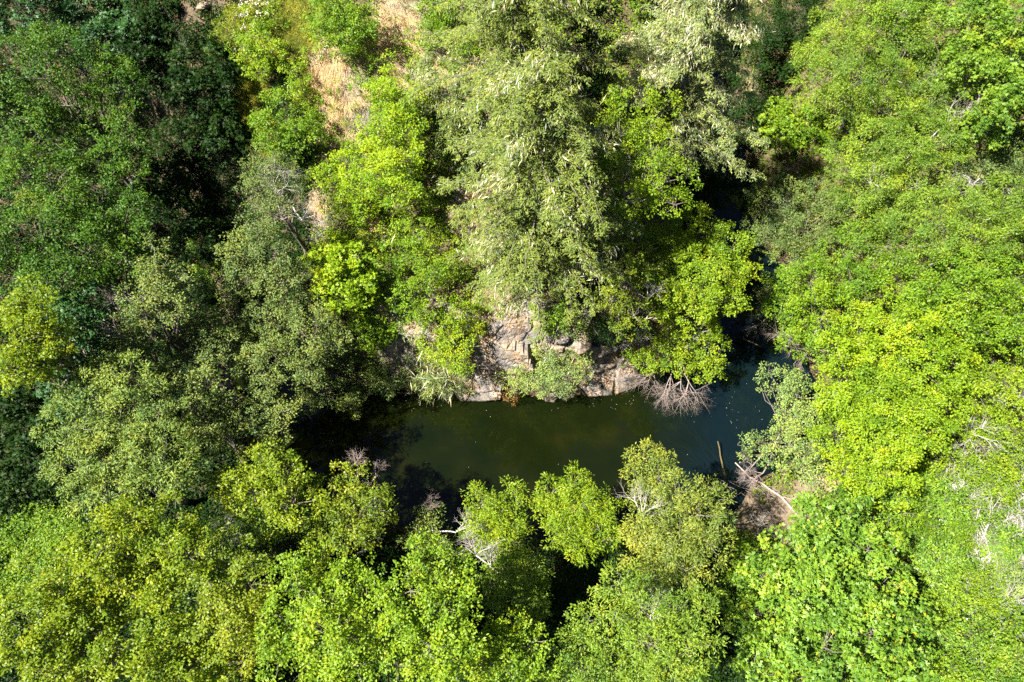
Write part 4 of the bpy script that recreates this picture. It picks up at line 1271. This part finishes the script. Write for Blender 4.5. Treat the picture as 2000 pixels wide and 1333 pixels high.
wood('fallen_branch', 'pale bare branch at the top of the slope beside the fir', 'branch', lying((805, 20), (880, 60), .05, .025, .3, 6, 13, 4, .8, 2), DEAD)
wood('dead_shrub', 'white bare shrub on the ledge left of the overhanging tree', 'dead shrub',
     [s for k in range(7) for s in twigs(hit(1235, 660)[0], np.array([rr.normal() * .7, rr.normal() * .5, .9]), 1.3, .035, 2, rr, .6, 3)], DEAD, sides=4)
wood('dead_shrub', 'pale bare shrub in the shade left of the big leafy maple', 'dead shrub',
     curve_segs(hit(1470, 1080)[0], hit(1482, 1030, .9)[0], .03, .02, 4, 0, .1, rr) +
     [s for k in range(6) for s in twigs(hit(1482, 1030, .9)[0], np.array([rr.normal() * .6, .4, .6]), .7, .02, 2, rr, .6, 3)], DEAD, sides=4)

for k, (x, y) in enumerate([(1930, 915), (1965, 990), (1985, 965), (1915, 1075), (1950, 1060), (1925, 1120), (1975, 1180), (1870, 895), (1905, 985), (1990, 1060), (1900, 1200), (1860, 1075), (1975, 1260)]):
    p = hit(x, y, .5)[0]
    p0 = np.array([p[0], p[1], float(height(p[0], p[1]))])
    sg = []
    for _ in range(4):
        sg += twigs(p0, np.array([rr.normal() * .8, rr.normal() * .5 + .2, .8]), rr.uniform(1.5, 2.4), .05, 2, rr, .7, 3)
    wood('dead_shrub', 'pale tangle of bare twigs standing out of the brambles on the right edge', 'dead shrub', sg, DEAD, 'bare twig tangles in the brambles', sides=4)

# driftwood on the right near bank and in the water
wood('driftwood_log', 'tan driftwood pole lying up the muddy bank from the water', 'log', lying((1435, 905), (1545, 995), .045, .08, .1, 6, 14, 5, .4), PINK_DEAD)
wood('driftwood_log', 'thin pole slanting out of the water beside the driftwood', 'log',
     curve_segs(hit(1398, 868)[0] + UP * .5, hit(1418, 935)[0] - UP * .1, .035, .07, 5, 0, .05, rr), WET_WOOD)
wood('driftwood_log', 'slender pole floating under the left bank bushes', 'log', curve_segs(hit(765, 768)[0] + UP * .02, hit(905, 771)[0] + UP * .02, .06, .04, 6, 0, .02, rr), WET_WOOD)
wood('driftwood_log', 'thin pole lying in the water of the narrow creek bend', 'log', curve_segs(hit(1450, 662)[0] + UP * .03, hit(1486, 678)[0] + UP * .02, .06, .04, 4, 0, .02, rr), WET_WOOD)
brush = []
for k in range(46):
    px_, py_ = 1480 + rr.normal(0, 40), 985 + rr.normal(0, 26)
    p = hit(px_, py_)[0]
    p[2] = max(p[2], 0) + .1
    brush += curve_segs(p, p + np.array([rr.normal(-.9, .5), rr.normal(.5, .5), rr.uniform(.05, .5)]), .02, .008, 3, .05, .2, rr)
wood('driftwood_pile', 'tangle of pale brush washed up on the muddy bank', 'brush pile', brush, PINK_DEAD, sides=4)
sunk = []
c0 = hit(1440, 960)[0]
for k, (qx, qy) in enumerate([(1322, 805), (1350, 828), (1345, 870), (1330, 880), (1365, 850), (1385, 860), (1322, 862), (1380, 900), (1400, 905)]):
    q = hit(qx, qy)[0]
    A_ = np.array([c0[0], c0[1], -.10])
    B_ = np.array([q[0], q[1], -.22 - .05 * rr.random()])
    sunk += curve_segs(A_, B_, .05, .02, 6, 0, .12, rr)
    for _ in range(3):
        s = sunk[-int(rr.integers(1, 4))]
        sunk += [(a_ * np.array([1, 1, 0]) + np.array([0, 0, -.2]), b_ * np.array([1, 1, 0]) + np.array([0, 0, -.22]), r1, r2)
                 for (a_, b_, r1, r2) in twigs(s[1], unit(B_ - A_) + rr.normal(size=3) * .5, 1.2, .02, 1, rr, .5, 2)]
sunk = [(np.array([a_[0], a_[1], min(a_[2], -.12)]), np.array([b_[0], b_[1], min(b_[2], -.12)]), r1, r2) for (a_, b_, r1, r2) in sunk]
wood('sunken_branch', 'sunken tree branch fanning out under the clear water', 'branch', sunk, noise_mat('sunken_wood', [(.3, (.22, .18, .06)), (.7, (.34, .27, .09))], 4), sides=5)


# rocks at the water's edge and the top left earth bank
def boulder(label, pxy, size, seed, mat, sink=.25):
    rng = np.random.default_rng(seed)
    n, m = 18, 26
    th = np.linspace(0, math.pi, n)
    ph = np.linspace(0, 2 * math.pi, m, endpoint=False)
    Tt, Pp = np.meshgrid(th, ph, indexing='ij')
    D = np.stack([np.sin(Tt) * np.cos(Pp), np.sin(Tt) * np.sin(Pp), np.cos(Tt)], -1).reshape(-1, 3)
    cuts = rand_unit(16, rng)
    r = np.ones(len(D))
    for c in cuts:
        r = np.minimum(r, rng.uniform(.62, .95) / np.maximum(D @ c, .05))
    r += .05 * fbm(D * 3, seed, 3)
    V = D * r[:, None] * np.array(size)
    i, j = np.meshgrid(np.arange(n - 1), np.arange(m), indexing='ij')
    a = (i * m + j).ravel()
    b = (i * m + (j + 1) % m).ravel()
    F = np.stack([a, a + m, b + m, b], 1)
    p = hit(*pxy)[0]
    o = mesh_obj('boulder', V, F, mat, None, smooth=False)
    o.location = (p[0], p[1], p[2] + size[2] * (1 - 2 * sink))
    o.rotation_euler = (rng.normal(0, .2), rng.normal(0, .2), rng.random() * 6)
    return tag(o, label, 'rock')


boulder('grey boulder split by cracks right of the rock face', (1130, 675), (1.0, .8, .8), 1, ROCK)
boulder('low dark boulder at the water right of the silvery bush', (1165, 690), (.55, .6, .6), 2, ROCK)
boulder('flat tan boulder on the ledge below the white bare shrub', (1225, 672), (1.1, .5, .35), 3, ROCK)
boulder('flat pale boulder on the muddy bank at the lime maple foot', (1610, 945), (.8, .6, .3), 4, ROCK)
boulder('grey boulder on the earth bank at the top edge', (400, 14), (.55, .45, .2), 5, ROCK)
print('LEAVES', STATS['leaves'])
